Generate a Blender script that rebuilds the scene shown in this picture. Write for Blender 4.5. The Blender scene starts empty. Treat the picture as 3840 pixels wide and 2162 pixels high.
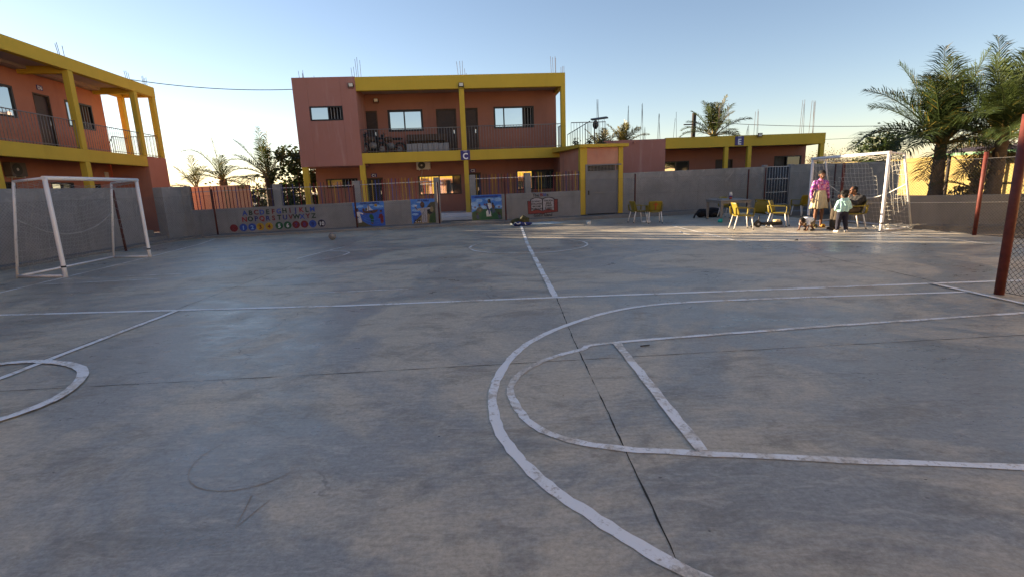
import bpy, bmesh, math, random
from mathutils import Vector, Matrix, noise
R = math.radians
sc = bpy.context.scene
col = sc.collection

# ---------------------------------------------------------------- camera, world, sun, exposure
def make_camera():
    pitch, roll, h = 0.202904, 0.0361956, 1.518
    cp, sp, cr, sr = math.cos(pitch), math.sin(pitch), math.cos(roll), math.sin(roll)
    fwd = Vector((0, cp, -sp)); up0 = Vector((0, sp, cp)); r0 = Vector((1, 0, 0))
    right = r0 * cr - up0 * sr; up = up0 * cr + r0 * sr
    cd = bpy.data.cameras.new('camera'); cam = bpy.data.objects.new('camera', cd); col.objects.link(cam)
    m = Matrix((right, up, -fwd)).transposed().to_4x4(); m.translation = (0, 0, h)
    cam.matrix_world = m
    cd.sensor_width = 36; cd.lens = 17.656; cd.clip_start = 0.05; cd.clip_end = 3000
    sc.camera = cam
make_camera()
SUN_EL = R(11.3); SUN_DIR = Vector((-0.905, 0.425, 0)).normalized()      # horizontal direction towards the sun
w = bpy.data.worlds.new('World'); sc.world = w; w.use_nodes = True
nt = w.node_tree; nt.nodes.clear()
sky = nt.nodes.new('ShaderNodeTexSky'); sky.sky_type = 'NISHITA'; sky.sun_disc = False
sky.sun_elevation = SUN_EL; sky.sun_rotation = math.atan2(SUN_DIR.x, SUN_DIR.y)
sky.altitude = 0; sky.air_density = 0.95; sky.dust_density = 0.1; sky.ozone_density = 2.0
bg = nt.nodes.new('ShaderNodeBackground'); bg.inputs['Strength'].default_value = 0.05
out = nt.nodes.new('ShaderNodeOutputWorld')
tint = nt.nodes.new('ShaderNodeMix'); tint.data_type = 'RGBA'; tint.blend_type = 'MULTIPLY'; tint.inputs[0].default_value = 1; tint.inputs[7].default_value = (1.19, 1.0, 0.95, 1)   # white balance of the sky
nt.links.new(sky.outputs[0], tint.inputs[6]); nt.links.new(tint.outputs[2], bg.inputs['Color']); nt.links.new(bg.outputs[0], out.inputs['Surface'])
sd = bpy.data.lights.new('sun', 'SUN'); sd.energy = 4.6; sd.angle = R(0.55); sd.color = (1.0, 0.78, 0.52)
so = bpy.data.objects.new('sun', sd); col.objects.link(so)
tosun = Vector((SUN_DIR.x * math.cos(SUN_EL), SUN_DIR.y * math.cos(SUN_EL), math.sin(SUN_EL)))
so.rotation_euler = tosun.to_track_quat('Z', 'Y').to_euler(); so.location = (-30, 20, 20)
sc.view_settings.view_transform = 'Standard'; sc.view_settings.look = 'None'
sc.view_settings.exposure = 2.26; sc.view_settings.gamma = 1
sc.cycles.max_bounces = 6; sc.cycles.caustics_reflective = False; sc.cycles.caustics_refractive = False
sc.cycles.use_denoising = True

# ---------------------------------------------------------------- materials
M = {}
class NT:
    def __init__(s, name):
        s.m = bpy.data.materials.new(name); s.m.use_nodes = True; s.t = s.m.node_tree; s.t.nodes.clear()
        s.o = s.n('ShaderNodeOutputMaterial'); s.b = s.n('ShaderNodeBsdfPrincipled'); s.l(s.b.outputs[0], s.o.inputs[0])
    def n(s, k, **kw):
        x = s.t.nodes.new(k)
        for a, v in kw.items(): setattr(x, a, v)
        return x
    def l(s, a, b): s.t.links.new(a, b)
    def pos(s, scale=(1, 1, 1), rot=(0, 0, 0), obj=False):
        g = s.n('ShaderNodeTexCoord').outputs['Object'] if obj else s.n('ShaderNodeNewGeometry').outputs['Position']
        mp = s.n('ShaderNodeMapping'); mp.inputs['Scale'].default_value = scale; mp.inputs['Rotation'].default_value = rot
        s.l(g, mp.inputs['Vector']); return mp.outputs[0]
    def noise(s, v, scale, detail=5, rough=0.6, dist=0.0):
        x = s.n('ShaderNodeTexNoise'); s.l(v, x.inputs['Vector'])
        x.inputs['Scale'].default_value = scale; x.inputs['Detail'].default_value = detail
        x.inputs['Roughness'].default_value = rough; x.inputs['Distortion'].default_value = dist; return x.outputs['Fac']
    def ramp(s, f, p0, p1, c0=0.0, c1=1.0):
        x = s.n('ShaderNodeMapRange'); s.l(f, x.inputs[0])
        for i, v in enumerate((p0, p1, c0, c1)): x.inputs[i + 1].default_value = v
        return x.outputs[0]
    def mix(s, f, a, b, mode='MIX'):
        x = s.n('ShaderNodeMix', data_type='RGBA', blend_type=mode)
        if isinstance(f, (int, float)): x.inputs[0].default_value = f
        else: s.l(f, x.inputs[0])
        for i, c in ((6, a), (7, b)):
            if isinstance(c, tuple): x.inputs[i].default_value = (*c[:3], 1)
            else: s.l(c, x.inputs[i])
        return x.outputs[2]
    def math(s, op, a, b):
        x = s.n('ShaderNodeMath', operation=op)
        for i, c in ((0, a), (1, b)):
            if isinstance(c, (int, float)): x.inputs[i].default_value = c
            else: s.l(c, x.inputs[i])
        return x.outputs[0]
    def bump(s, h, strength, dist=0.01):
        x = s.n('ShaderNodeBump'); x.inputs['Strength'].default_value = strength; x.inputs['Distance'].default_value = dist
        s.l(h, x.inputs['Height']); s.l(x.outputs[0], s.b.inputs['Normal'])

def mul(c, k): return tuple(min(1, max(0, x * k)) for x in c)
def simple(name, c, rough=0.6, var=0.15, scale=6.0, metal=0.0, bump=0.0, bscale=60, obj=True, spec=0.4):
    n = NT(name); v = n.pos(obj=obj)
    f = n.noise(v, scale, 4)
    n.l(n.mix(n.ramp(f, 0.3, 0.7), mul(c, 1 - var), mul(c, 1 + var)), n.b.inputs['Base Color'])
    n.b.inputs['Roughness'].default_value = rough; n.b.inputs['Metallic'].default_value = metal
    n.b.inputs['Specular IOR Level'].default_value = spec
    if bump: n.bump(n.noise(v, bscale, 3), bump)
    M[name] = n.m; return n.m
def plaster(name, c, c2, stain=None, amount=0.5, bump=0.35, rough=0.85, scale=0.9, salt=None):
    """painted render: broad uneven coats, pale scuffs, rain streaks running down, grainy surface"""
    n = NT(name); v = n.pos()
    big = n.noise(v, scale, 6, 0.65, 0.4)
    streak = n.noise(n.pos(scale=(2.2, 2.2, 0.22)), 1.3, 5, 0.6)
    fine = n.noise(v, 9, 5, 0.7)
    k = n.mix(n.ramp(big, 0.36, 0.68), c, c2)
    k = n.mix(n.math('MULTIPLY', n.ramp(streak, 0.55, 0.8), amount), k, stain or mul(c, 0.55))
    k = n.mix(n.math('MULTIPLY', n.ramp(fine, 0.62, 0.8), 0.35 * amount), k, mul(c2, 1.35))
    if salt:      # pale salt stains left by rain along the wall top
        z = n.n('ShaderNodeSeparateXYZ'); n.l(v, z.inputs[0]); top = n.ramp(z.outputs[2], salt[0], salt[1])
        k = n.mix(n.math('MULTIPLY', n.ramp(n.noise(v, 2.2, 7, 0.75, 0.8), 0.5, 0.66), n.math('ADD', n.math('MULTIPLY', top, 0.75), 0.12)), k, salt[2])
        vj = n.n('ShaderNodeTexBrick'); vj.offset = 0.5; n.l(n.pos(rot=(R(90), 0, 0)), vj.inputs['Vector']); vj.inputs['Scale'].default_value = 1; vj.inputs['Brick Width'].default_value = 2.9; vj.inputs['Row Height'].default_value = 0.95; vj.inputs['Mortar Size'].default_value = 0.006
        k = n.mix(n.math('MULTIPLY', vj.outputs['Fac'], 0.35), k, mul(c, 0.5))
    n.l(k, n.b.inputs['Base Color']); n.b.inputs['Roughness'].default_value = rough
    n.b.inputs['Specular IOR Level'].default_value = 0.2
    n.bump(n.noise(v, 35, 4, 0.7), bump, 0.012); M[name] = n.m; return n.m

def mat_court():
    n = NT('court_concrete'); v = n.pos()
    a = n.noise(v, 0.34, 11, 0.68, 0.7); b = n.noise(n.pos(scale=(1, 1.6, 1), rot=(0, 0, R(24))), 1.5, 10, 0.74, 0.5)
    c = n.noise(n.pos(scale=(1, 2.9, 1), rot=(0, 0, R(30))), 3.0, 10, 0.76, 0.9); d = n.noise(v, 34, 6, 0.8)
    k = n.mix(n.ramp(a, 0.455, 0.535), (0.355, 0.35, 0.325), (0.60, 0.53, 0.415))
    k = n.mix(n.math('MULTIPLY', n.ramp(b, 0.5, 0.62), 0.62), k, (0.245, 0.218, 0.178))
    e = n.noise(n.pos(scale=(1, 4.5, 1), rot=(0, 0, R(12))), 7.0, 9, 0.8, 0.5)
    k = n.mix(1.0, k, n.mix(n.ramp(e, 0.36, 0.64), (0.80, 0.79, 0.775), (1.08, 1.07, 1.05)), 'MULTIPLY')
    k = n.mix(n.math('MULTIPLY', n.ramp(c, 0.52, 0.66), 0.6), k, (0.62, 0.575, 0.50))
    k = n.mix(n.math('MULTIPLY', n.ramp(n.noise(v, 0.7, 5, 0.6, 0.5), 0.58, 0.70), 0.55), k, (0.35, 0.27, 0.195))
    k = n.mix(n.math('MULTIPLY', n.ramp(d, 0.38, 0.62), 0.42), k, (0.35, 0.33, 0.31), 'MULTIPLY')
    for sc_, r0, r1, th in ((5.5, 0.03, 0.055, 0.5), (2.3, 0.016, 0.028, 0.44)):
        vo = n.n('ShaderNodeTexVoronoi'); n.l(n.pos(scale=(1, 1.7, 1), rot=(0, 0, R(20))), vo.inputs['Vector']); vo.inputs['Scale'].default_value = sc_
        k = n.mix(n.math('MULTIPLY', n.ramp(vo.outputs['Distance'], r0, r1, 0.85, 0.0), n.ramp(n.noise(v, 1.3 + sc_ * .1, 3), th, th + .06)), k, (0.05, 0.045, 0.04))
    ck = n.n('ShaderNodeTexVoronoi', feature='DISTANCE_TO_EDGE'); ck.inputs['Scale'].default_value = 0.35
    wv = n.n('ShaderNodeVectorMath', operation='ADD'); nz = n.n('ShaderNodeTexNoise'); n.l(v, nz.inputs['Vector']); nz.inputs['Scale'].default_value = 1.6; nz.inputs['Detail'].default_value = 6
    n.l(v, wv.inputs[0]); n.l(nz.outputs['Color'], wv.inputs[1]); n.l(wv.outputs[0], ck.inputs['Vector'])
    k = n.mix(n.math('MULTIPLY', n.ramp(ck.outputs['Distance'], 0.001, 0.004, 0.55, 0.0), n.ramp(n.noise(v, 0.5, 3), 0.5, 0.56)), k, (0.08, 0.07, 0.06))
    vo = n.n('ShaderNodeTexVoronoi'); n.l(v, vo.inputs['Vector']); vo.inputs['Scale'].default_value = 3.2
    pit = n.ramp(vo.outputs['Distance'], 0.016, 0.03, 1.0, 0.0)
    k = n.mix(n.math('MULTIPLY', pit, n.ramp(n.noise(v, 1.7, 2), 0.5, 0.58)), k, (0.03, 0.03, 0.03))
    n.l(k, n.b.inputs['Base Color'])
    r = n.math('ADD', n.ramp(a, 0.4, 0.6, 0.32, 0.58), n.ramp(c, 0.4, 0.65, -0.08, 0.12))
    n.l(r, n.b.inputs['Roughness']); n.b.inputs['Specular IOR Level'].default_value = 0.45
    n.bump(n.math('ADD', n.math('MULTIPLY', b, 0.8), n.math('MULTIPLY', n.noise(v, 60, 3), 0.12)), 0.35, 0.012)
    M['court'] = n.m
mat_court()
def mat_line(key, wear, tan):
    n = NT('line_paint'); v = n.pos()
    big = n.noise(v, 2.0, 5, 0.7, 0.6); f = n.noise(v, 22, 6, 0.8)
    k = n.mix(n.ramp(big, 0.5 - tan, 0.6 - tan), (0.84, 0.84, 0.83), (0.66, 0.60, 0.51))
    k = n.mix(n.ramp(n.math('ADD', n.math('MULTIPLY', f, 0.7), n.math('MULTIPLY', big, 0.4)), 0.58 - wear, 0.66 - wear), k, (0.42, 0.37, 0.31))
    n.l(k, n.b.inputs['Base Color']); n.b.inputs['Roughness'].default_value = 0.55
    n.bump(f, 0.3, 0.004); M[key] = n.m
mat_line('line', .015, .02); mat_line('line_white', .0, -.04)
def mat_ground():
    n = NT('sandy_ground'); v = n.pos()
    a = n.noise(v, 0.15, 6, 0.6); b = n.noise(v, 5, 6, 0.7)
    k = n.mix(n.ramp(a, 0.35, 0.65), (0.30, 0.22, 0.145), (0.21, 0.16, 0.10))
    k = n.mix(n.math('MULTIPLY', n.ramp(b, 0.5, 0.7), 0.5), k, (0.14, 0.11, 0.07))
    n.l(k, n.b.inputs['Base Color']); n.b.inputs['Roughness'].default_value = 0.95; n.bump(b, 0.5, 0.03); M['ground'] = n.m
mat_ground()
PINK = (0.36, 0.165, 0.135); ORANGE = (0.285, 0.13, 0.098); YEL = (0.52, 0.36, 0.05)
plaster('pink', PINK, (0.38, 0.18, 0.155), (0.46, 0.29, 0.26), 0.95)
plaster('pink_porch', (0.50, 0.22, 0.15), (0.56, 0.29, 0.2), (0.36, 0.2, 0.16), 0.8)
plaster('orange', ORANGE, mul(ORANGE, 1.12), mul(ORANGE, 0.7), 0.35)
plaster('orange_d', (0.37, 0.15, 0.1), (0.42, 0.18, 0.12), (0.3, 0.12, 0.09), 0.5)
plaster('peach', (0.60, 0.33, 0.21), (0.66, 0.4, 0.26), (0.5, 0.24, 0.13), 0.5)  # base colour raised to stand in for the glow on the garden wall
plaster('yellow', YEL, mul(YEL, 1.08), mul(YEL, 0.72), 0.25)
plaster('cement', (0.215, 0.212, 0.215), (0.28, 0.275, 0.278), (0.145, 0.143, 0.143), 0.8, 0.7, salt=(1.0, 1.8, (0.36, 0.35, 0.34)))
plaster('cement_kerb', (0.17, 0.165, 0.16), (0.23, 0.22, 0.21), (0.1, 0.1, 0.1), 0.6, 0.6)
plaster('cream', (0.72, 0.55, 0.30), (0.78, 0.62, 0.36), (0.5, 0.38, 0.2), 0.3)
plaster('pale_yellow', (0.27, 0.205, 0.07), (0.32, 0.25, 0.1), (0.3, 0.23, 0.1), 0.6)
plaster('ceiling', (0.42, 0.33, 0.29), (0.46, 0.36, 0.32), (0.3, 0.24, 0.2), 0.3)
simple('white_tile', (0.62, 0.62, 0.65), 0.4, 0.06)
simple('black_frame', (0.012, 0.012, 0.015), 0.45, 0.2)
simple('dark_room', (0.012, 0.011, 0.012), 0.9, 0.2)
simple('curtain', (0.09, 0.085, 0.08), 0.9, 0.3, 3)
simple('rail_grey', (0.20, 0.19, 0.19), 0.55, 0.2, metal=0.2)
simple('steel_bar', (0.42, 0.42, 0.44), 0.5, 0.15, metal=0.3)
simple('rebar', (0.09, 0.06, 0.05), 0.8, 0.3)
simple('rust_red', (0.115, 0.024, 0.017), 0.6, 0.35, 9)
simple('rust_dark', (0.075, 0.02, 0.016), 0.7, 0.35, 9)
simple('gate_grey', (0.135, 0.15, 0.18), 0.5, 0.12, 2.5, metal=0.1)
simple('gate_navy', (0.02, 0.028, 0.05), 0.5, 0.2)
simple('sign_blue', (0.03, 0.025, 0.16), 0.4, 0.05)
simple('sign_white', (0.75, 0.75, 0.78), 0.4, 0.03)
simple('ac_white', (0.55, 0.50, 0.44), 0.5, 0.08)
simple('ac_shaded', (0.12, 0.10, 0.09), 0.6, 0.1)  # casing colour darkened to stand for the shade over the unit
simple('ac_fan', (0.05, 0.05, 0.05), 0.6, 0.1)
simple('lamp_glass', (0.75, 0.75, 0.72), 0.3, 0.03)
simple('block_grey', (0.30, 0.30, 0.32), 0.85, 0.12, 20, bump=0.3)
simple('brown_board', (0.075, 0.045, 0.03), 0.7, 0.3, 4)
simple('black_plastic', (0.012, 0.012, 0.013), 0.45, 0.25)
simple('black_cloth', (0.014, 0.014, 0.018), 0.9, 0.35, 14)
simple('chrome', (0.6, 0.6, 0.6), 0.25, 0.05, metal=1)
simple('wire', (0.10, 0.10, 0.105), 0.5, 0.25, metal=0.5)
simple('wire_dark', (0.03, 0.03, 0.032), 0.5, 0.25, metal=0.4)
simple('cable', (0.02, 0.02, 0.02), 0.6, 0.1)
simple('scratch', (0.33, 0.285, 0.235), 0.9, 0.3)
simple('joint', (0.035, 0.033, 0.03), 0.9, 0.3)
simple('net', (0.70, 0.68, 0.60), 0.8, 0.15)
simple('net_grey', (0.30, 0.30, 0.30), 0.8, 0.2)
simple('chair_green', (0.20, 0.155, 0.012), 0.45, 0.06, bump=0.0)
simple('chair_leg', (0.72, 0.70, 0.68), 0.35, 0.04)
simple('cross_red', (0.30, 0.06, 0.015), 0.5, 0.15)
simple('table_grey', (0.205, 0.19, 0.175), 0.6, 0.12)
simple('teal', (0.02, 0.42, 0.33), 0.35, 0.05)
simple('off_white', (0.70, 0.70, 0.68), 0.5, 0.06)
simple('jar_label', (0.03, 0.02, 0.2), 0.4, 0.1); simple('jar_red', (0.35, 0.08, 0.04), 0.4, 0.1)
simple('mat_sheet', (0.52, 0.58, 0.57), 0.6, 0.22, 3)
simple('navy_cloth', (0.03, 0.04, 0.15), 0.9, 0.4, 8); simple('olive_cloth', (0.06, 0.055, 0.02), 0.9, 0.7, 20)
simple('trunk', (0.085, 0.062, 0.043), 0.95, 0.4, 12, bump=0.6, bscale=25)
simple('rib_pale', (0.20, 0.15, 0.05), 0.6, 0.3, 8)
simple('trunk_pale', (0.30, 0.21, 0.12), 0.85, 0.3, 8)
simple('tin_green', (0.05, 0.22, 0.07), 0.5, 0.2); simple('tin_brown', (0.06, 0.035, 0.03), 0.6, 0.3)
simple('wood_dark', (0.03, 0.022, 0.018), 0.8, 0.3)
simple('sandal_yellow', (0.5, 0.26, 0.03), 0.6, 0.15); simple('bottle_white', (0.6, 0.6, 0.6), 0.3, 0.05)
def mat_goal():
    n = NT('goal_paint'); v = n.pos(obj=True)
    f = n.noise(n.pos(scale=(6, 6, 2), obj=True), 3, 6, 0.75)
    low = n.n('ShaderNodeSeparateXYZ'); n.l(v, low.inputs[0])
    k = n.mix(n.ramp(f, 0.62, 0.7), (0.70, 0.70, 0.72), (0.05, 0.03, 0.025))
    n.l(k, n.b.inputs['Base Color']); n.b.inputs['Roughness'].default_value = 0.5; M['goal'] = n.m
mat_goal()
def mat_doorwood():
    n = NT('door_wood'); v = n.pos(scale=(6, 6, 60), obj=False)
    f = n.noise(v, 1, 3); n.l(n.mix(n.ramp(f, 0.3, 0.7), (0.018, 0.010, 0.009), (0.045, 0.024, 0.02)), n.b.inputs['Base Color'])
    n.b.inputs['Roughness'].default_value = 0.55; M['door'] = n.m
mat_doorwood()
def mat_glass():
    n = NT('mirror_glass'); v = n.pos()
    n.b.inputs['Base Color'].default_value = (0.62, 0.64, 0.66, 1); n.b.inputs['Metallic'].default_value = 1.0
    n.b.inputs['Roughness'].default_value = 0.03; n.bump(n.noise(v, 1.2, 2), 0.08, 0.02); M['glass'] = n.m
    n = NT('dim_glass'); v = n.pos()
    n.b.inputs['Base Color'].default_value = (0.03, 0.032, 0.035, 1); n.b.inputs['Roughness'].default_value = 0.05
    n.b.inputs['Specular IOR Level'].default_value = 0.9; n.bump(n.noise(v, 1.2, 2), 0.05, 0.02); M['dim_glass'] = n.m
mat_glass()
def mat_leaf(name, c, trans=0.35):
    n = NT(name); v = n.pos()
    k = n.mix(n.ramp(n.noise(v, 2.5, 3), 0.35, 0.65), mul(c, 0.75), mul(c, 1.3))
    n.l(k, n.b.inputs['Base Color']); n.b.inputs['Roughness'].default_value = 0.45
    tr = n.n('ShaderNodeBsdfTranslucent'); n.l(k, tr.inputs[0])
    mx = n.n('ShaderNodeMixShader'); mx.inputs[0].default_value = trans
    n.l(n.b.outputs[0], mx.inputs[1]); n.l(tr.outputs[0], mx.inputs[2]); n.l(mx.outputs[0], n.o.inputs[0]); M[name] = n.m
mat_leaf('leaf_green', (0.048, 0.07, 0.018)); mat_leaf('leaf_olive', (0.09, 0.085, 0.02)); mat_leaf('leaf_yellow', (0.22, 0.17, 0.03))
mat_leaf('leaf_dry', (0.20, 0.13, 0.06)); mat_leaf('leaf_dark', (0.03, 0.05, 0.014), 0.2); mat_leaf('leaf_scrub', (0.09, 0.065, 0.035), 0.2)
PAINT = {'blue': (0.03, 0.07, 0.33), 'red': (0.28, 0.02, 0.025), 'green': (0.015, 0.085, 0.035), 'yellow': (0.42, 0.26, 0.02), 'navy': (0.02, 0.03, 0.16),
         'dgreen': (0.015, 0.04, 0.02), 'maroon': (0.16, 0.015, 0.02), 'black': (0.015, 0.015, 0.02), 'white': (0.6, 0.6, 0.62), 'purple': (0.10, 0.03, 0.14),
         'sky': (0.06, 0.21, 0.62), 'skylight': (0.24, 0.42, 0.72), 'sea': (0.035, 0.11, 0.48), 'brown': (0.10, 0.05, 0.03), 'tan': (0.27, 0.20, 0.11),
         'olive': (0.10, 0.09, 0.05), 'grass': (0.02, 0.10, 0.04), 'moss': (0.05, 0.09, 0.03), 'skin': (0.16, 0.08, 0.05), 'hair': (0.015, 0.012, 0.02),
         'cover': (0.22, 0.035, 0.03), 'page': (0.36, 0.34, 0.36), 'orange': (0.40, 0.13, 0.03), 'slate': (0.06, 0.08, 0.13)}
for k, c in PAINT.items(): simple('p_' + k, c, 0.65, 0.18, 9, obj=False)
# ---------------------------------------------------------------- mesh helpers
class Fr:
    """a local frame on the ground: u along the wall, v behind it, z up"""
    def __init__(s, x, y, deg):
        a = R(deg); s.o = Vector((x, y, 0)); s.t = Vector((math.cos(a), math.sin(a), 0)); s.n = Vector((-math.sin(a), math.cos(a), 0)); s.deg = deg
    def __call__(s, u, v=0, z=0): return s.o + s.t * u + s.n * v + Vector((0, 0, z))
WF = Fr(0, 0, 0)
class MB:
    def __init__(s): s.v = []; s.f = []; s.m = []; s.s = []
    def add(s, vs, fs, m=0, smooth=False):
        b = len(s.v); s.v += [Vector(p) for p in vs]
        for f in fs: s.f.append(tuple(b + i for i in f)); s.m.append(m); s.s.append(smooth)
    def hexa(s, p, m=0):          # 8 points: bottom ring then top ring
        s.add(p, [(3, 2, 1, 0), (4, 5, 6, 7), (0, 1, 5, 4), (1, 2, 6, 5), (2, 3, 7, 6), (3, 0, 4, 7)], m)
    def box(s, f, u0, u1, v0, v1, z0, z1, m=0):
        s.hexa([f(u0, v0, z0), f(u1, v0, z0), f(u1, v1, z0), f(u0, v1, z0), f(u0, v0, z1), f(u1, v0, z1), f(u1, v1, z1), f(u0, v1, z1)], m)
    def wall(s, f, u0, u1, v0, v1, z0, z1, holes=(), m=0):
        us = sorted({u0, u1, *[h[0] for h in holes], *[h[1] for h in holes]}); zs = sorted({z0, z1, *[h[2] for h in holes], *[h[3] for h in holes]})
        us = [u for u in us if u0 <= u <= u1]; zs = [z for z in zs if z0 <= z <= z1]
        for a, b in zip(us, us[1:]):
            run = None
            for c, d in zip(zs, zs[1:]):
                inside = any(h[0] <= (a + b) / 2 <= h[1] and h[2] <= (c + d) / 2 <= h[3] for h in holes)
                if inside:
                    if run: s.box(f, a, b, v0, v1, run[0], run[1], m); run = None
                else: run = (run[0] if run else c, d)
            if run: s.box(f, a, b, v0, v1, run[0], run[1], m)
    def tube(s, pts, r, n=8, m=0, cap=True, smooth=True):
        pts = [Vector(p) for p in pts]; rr = r if isinstance(r, (list, tuple)) else [r] * len(pts)
        b = len(s.v); prev = None
        for i, p in enumerate(pts):
            d = (pts[min(i + 1, len(pts) - 1)] - pts[max(i - 1, 0)]).normalized()
            if prev is None:
                ref = Vector((0, 0, 1)) if abs(d.z) < 0.9 else Vector((1, 0, 0)); x = d.cross(ref).normalized()
            else: x = (prev - d * prev.dot(d)).normalized()
            prev = x; y = d.cross(x)
            for k in range(n):
                a = 2 * math.pi * k / n; s.v.append(p + (x * math.cos(a) + y * math.sin(a)) * rr[i])
        for i in range(len(pts) - 1):
            for k in range(n):
                k2 = (k + 1) % n; s.f.append((b + i * n + k, b + i * n + k2, b + (i + 1) * n + k2, b + (i + 1) * n + k)); s.m.append(m); s.s.append(smooth)
        if cap:
            s.f.append(tuple(b + k for k in reversed(range(n)))); s.m.append(m); s.s.append(False)
            e = b + (len(pts) - 1) * n; s.f.append(tuple(e + k for k in range(n))); s.m.append(m); s.s.append(False)
    def ell(s, c, r, nu=14, nv=9, m=0, rot=None):
        c = Vector(c); b = len(s.v); r = r if hasattr(r, '__len__') else (r, r, r)
        for j in range(nv + 1):
            th = math.pi * j / nv
            for i in range(nu):
                ph = 2 * math.pi * i / nu
                p = Vector((r[0] * math.sin(th) * math.cos(ph), r[1] * math.sin(th) * math.sin(ph), r[2] * math.cos(th)))
                s.v.append(c + (rot @ p if rot else p))
        for j in range(nv):
            for i in range(nu):
                i2 = (i + 1) % nu; s.f.append((b + j * nu + i, b + (j + 1) * nu + i, b + (j + 1) * nu + i2, b + j * nu + i2)); s.m.append(m); s.s.append(True)
    def cap(s, p0, p1, r0, r1=None, n=10):   # tapered capsule, closed
        r1 = r0 if r1 is None else r1; p0 = Vector(p0); p1 = Vector(p1); d = p1 - p0
        L = max(d.length, 1e-5); d /= L
        pts = []; rs = []
        for k in range(5): a = math.pi / 2 * (1 - k / 4); pts.append(p0 - d * r0 * math.sin(a)); rs.append(max(r0 * math.cos(a), r0 * 0.05))
        for k in range(5): a = math.pi / 2 * (k / 4); pts.append(p1 + d * r1 * math.sin(a)); rs.append(max(r1 * math.cos(a), r1 * 0.05))
        s.tube(pts, rs, n)
    def poly(s, f, pts, v0, v1, m=0):        # outline in (u, z) extruded from v0 to v1
        n = len(pts); area = sum(pts[i][0] * pts[(i + 1) % n][1] - pts[(i + 1) % n][0] * pts[i][1] for i in range(n))
        if area < 0: pts = pts[::-1]
        vs = [f(u, v0, z) for u, z in pts] + [f(u, v1, z) for u, z in pts]
        fs = [tuple(range(n)), tuple(reversed(range(n, 2 * n)))] + [(i, i + n, (i + 1) % n + n, (i + 1) % n) for i in range(n)]
        s.add(vs, fs, m)
    def disc(s, f, u, z, ru, rz, v0, v1, m=0, n=20, a0=0.0, a1=360.0):
        full = a1 - a0 >= 360
        pts = [(u + ru * math.cos(R(a0 + (a1 - a0) * k / n)), z + rz * math.sin(R(a0 + (a1 - a0) * k / n))) for k in range(n + (0 if full else 1))]
        s.poly(f, pts, v0, v1, m)
    def build(s, name, mats, parent=None, loc=None, smooth=None, bevel=0.0):
        o0 = Vector(parent_origin(parent)) if parent else (Vector(loc) if loc else Vector((0, 0, 0)))
        me = bpy.data.meshes.new(name); me.from_pydata([p - o0 for p in s.v], [], s.f)
        mats = mats if isinstance(mats, (list, tuple)) else [mats]
        for mt in mats: me.materials.append(M[mt] if isinstance(mt, str) else mt)
        me.polygons.foreach_set('material_index', s.m); me.polygons.foreach_set('use_smooth', s.s if smooth is None else [smooth] * len(s.f)); me.update()
        o = bpy.data.objects.new(name, me); col.objects.link(o)
        if parent: o.parent = parent
        else: o.location = o0
        if bevel:
            bv = o.modifiers.new('bevel', 'BEVEL'); bv.width = bevel; bv.segments = 2; bv.limit_method = 'ANGLE'
        return o
def parent_origin(p):
    o = Vector((0, 0, 0))
    while p: o += p.location; p = p.parent
    return o
def tag(o, label=None, cat=None, group=None, kind=None):
    if label: o['label'] = label
    if cat: o['category'] = cat
    if group: o['group'] = group
    if kind: o['kind'] = kind
    return o
def thing(name, label, cat, loc, group=None):
    o = bpy.data.objects.new(name, None); col.objects.link(o); o.location = loc; o.empty_display_size = 0.2
    return tag(o, label, cat, group)
def struct(name, mb, mats, **k):
    return tag(mb.build(name, mats, **k), kind='structure')
def copy_tree(o, parent=None):
    c = o.copy(); col.objects.link(c); c.parent = parent
    for ch in list(o.children): copy_tree(ch, c)
    return c
def text_mesh(mb, f, txt, u, z, size, v, m=0, align='CENTER', ext=0.004, shear=0.0, bold=0.0, sx=1.0):
    """lettering as solid shapes standing on the plane v of frame f, baseline z"""
    cu = bpy.data.curves.new('lettering', 'FONT'); cu.body = txt; cu.size = size; cu.align_x = align; cu.extrude = ext; cu.shear = shear; cu.offset = bold; cu.resolution_u = 3
    o = bpy.data.objects.new('lettering', cu); col.objects.link(o)
    dg = bpy.context.evaluated_depsgraph_get(); me = bpy.data.meshes.new_from_object(o.evaluated_get(dg))
    mb.add([f(u + p.co.x * sx, v - p.co.z, z + p.co.y) for p in me.vertices], [tuple(q.vertices) for q in me.polygons], m)
    bpy.data.objects.remove(o); bpy.data.curves.remove(cu); bpy.data.meshes.remove(me)
def sag(a, b, drop, n=14):
    a = Vector(a); b = Vector(b); return [a.lerp(b, i / n) - Vector((0, 0, drop * 4 * (i / n) * (1 - i / n))) for i in range(n + 1)]
def spline(pts, n=8, closed=False):
    P = [Vector(p) for p in pts]; out = []
    for i in range(len(P) - 1):
        p0 = P[max(i - 1, 0)]; p1 = P[i]; p2 = P[i + 1]; p3 = P[min(i + 2, len(P) - 1)]
        for k in range(n):
            t = k / n; out.append(0.5 * ((2 * p1) + (p2 - p0) * t + (2 * p0 - 5 * p1 + 4 * p2 - p3) * t * t + (3 * p1 - p0 - 3 * p2 + p3) * t ** 3))
    return out + [P[-1]]
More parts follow.
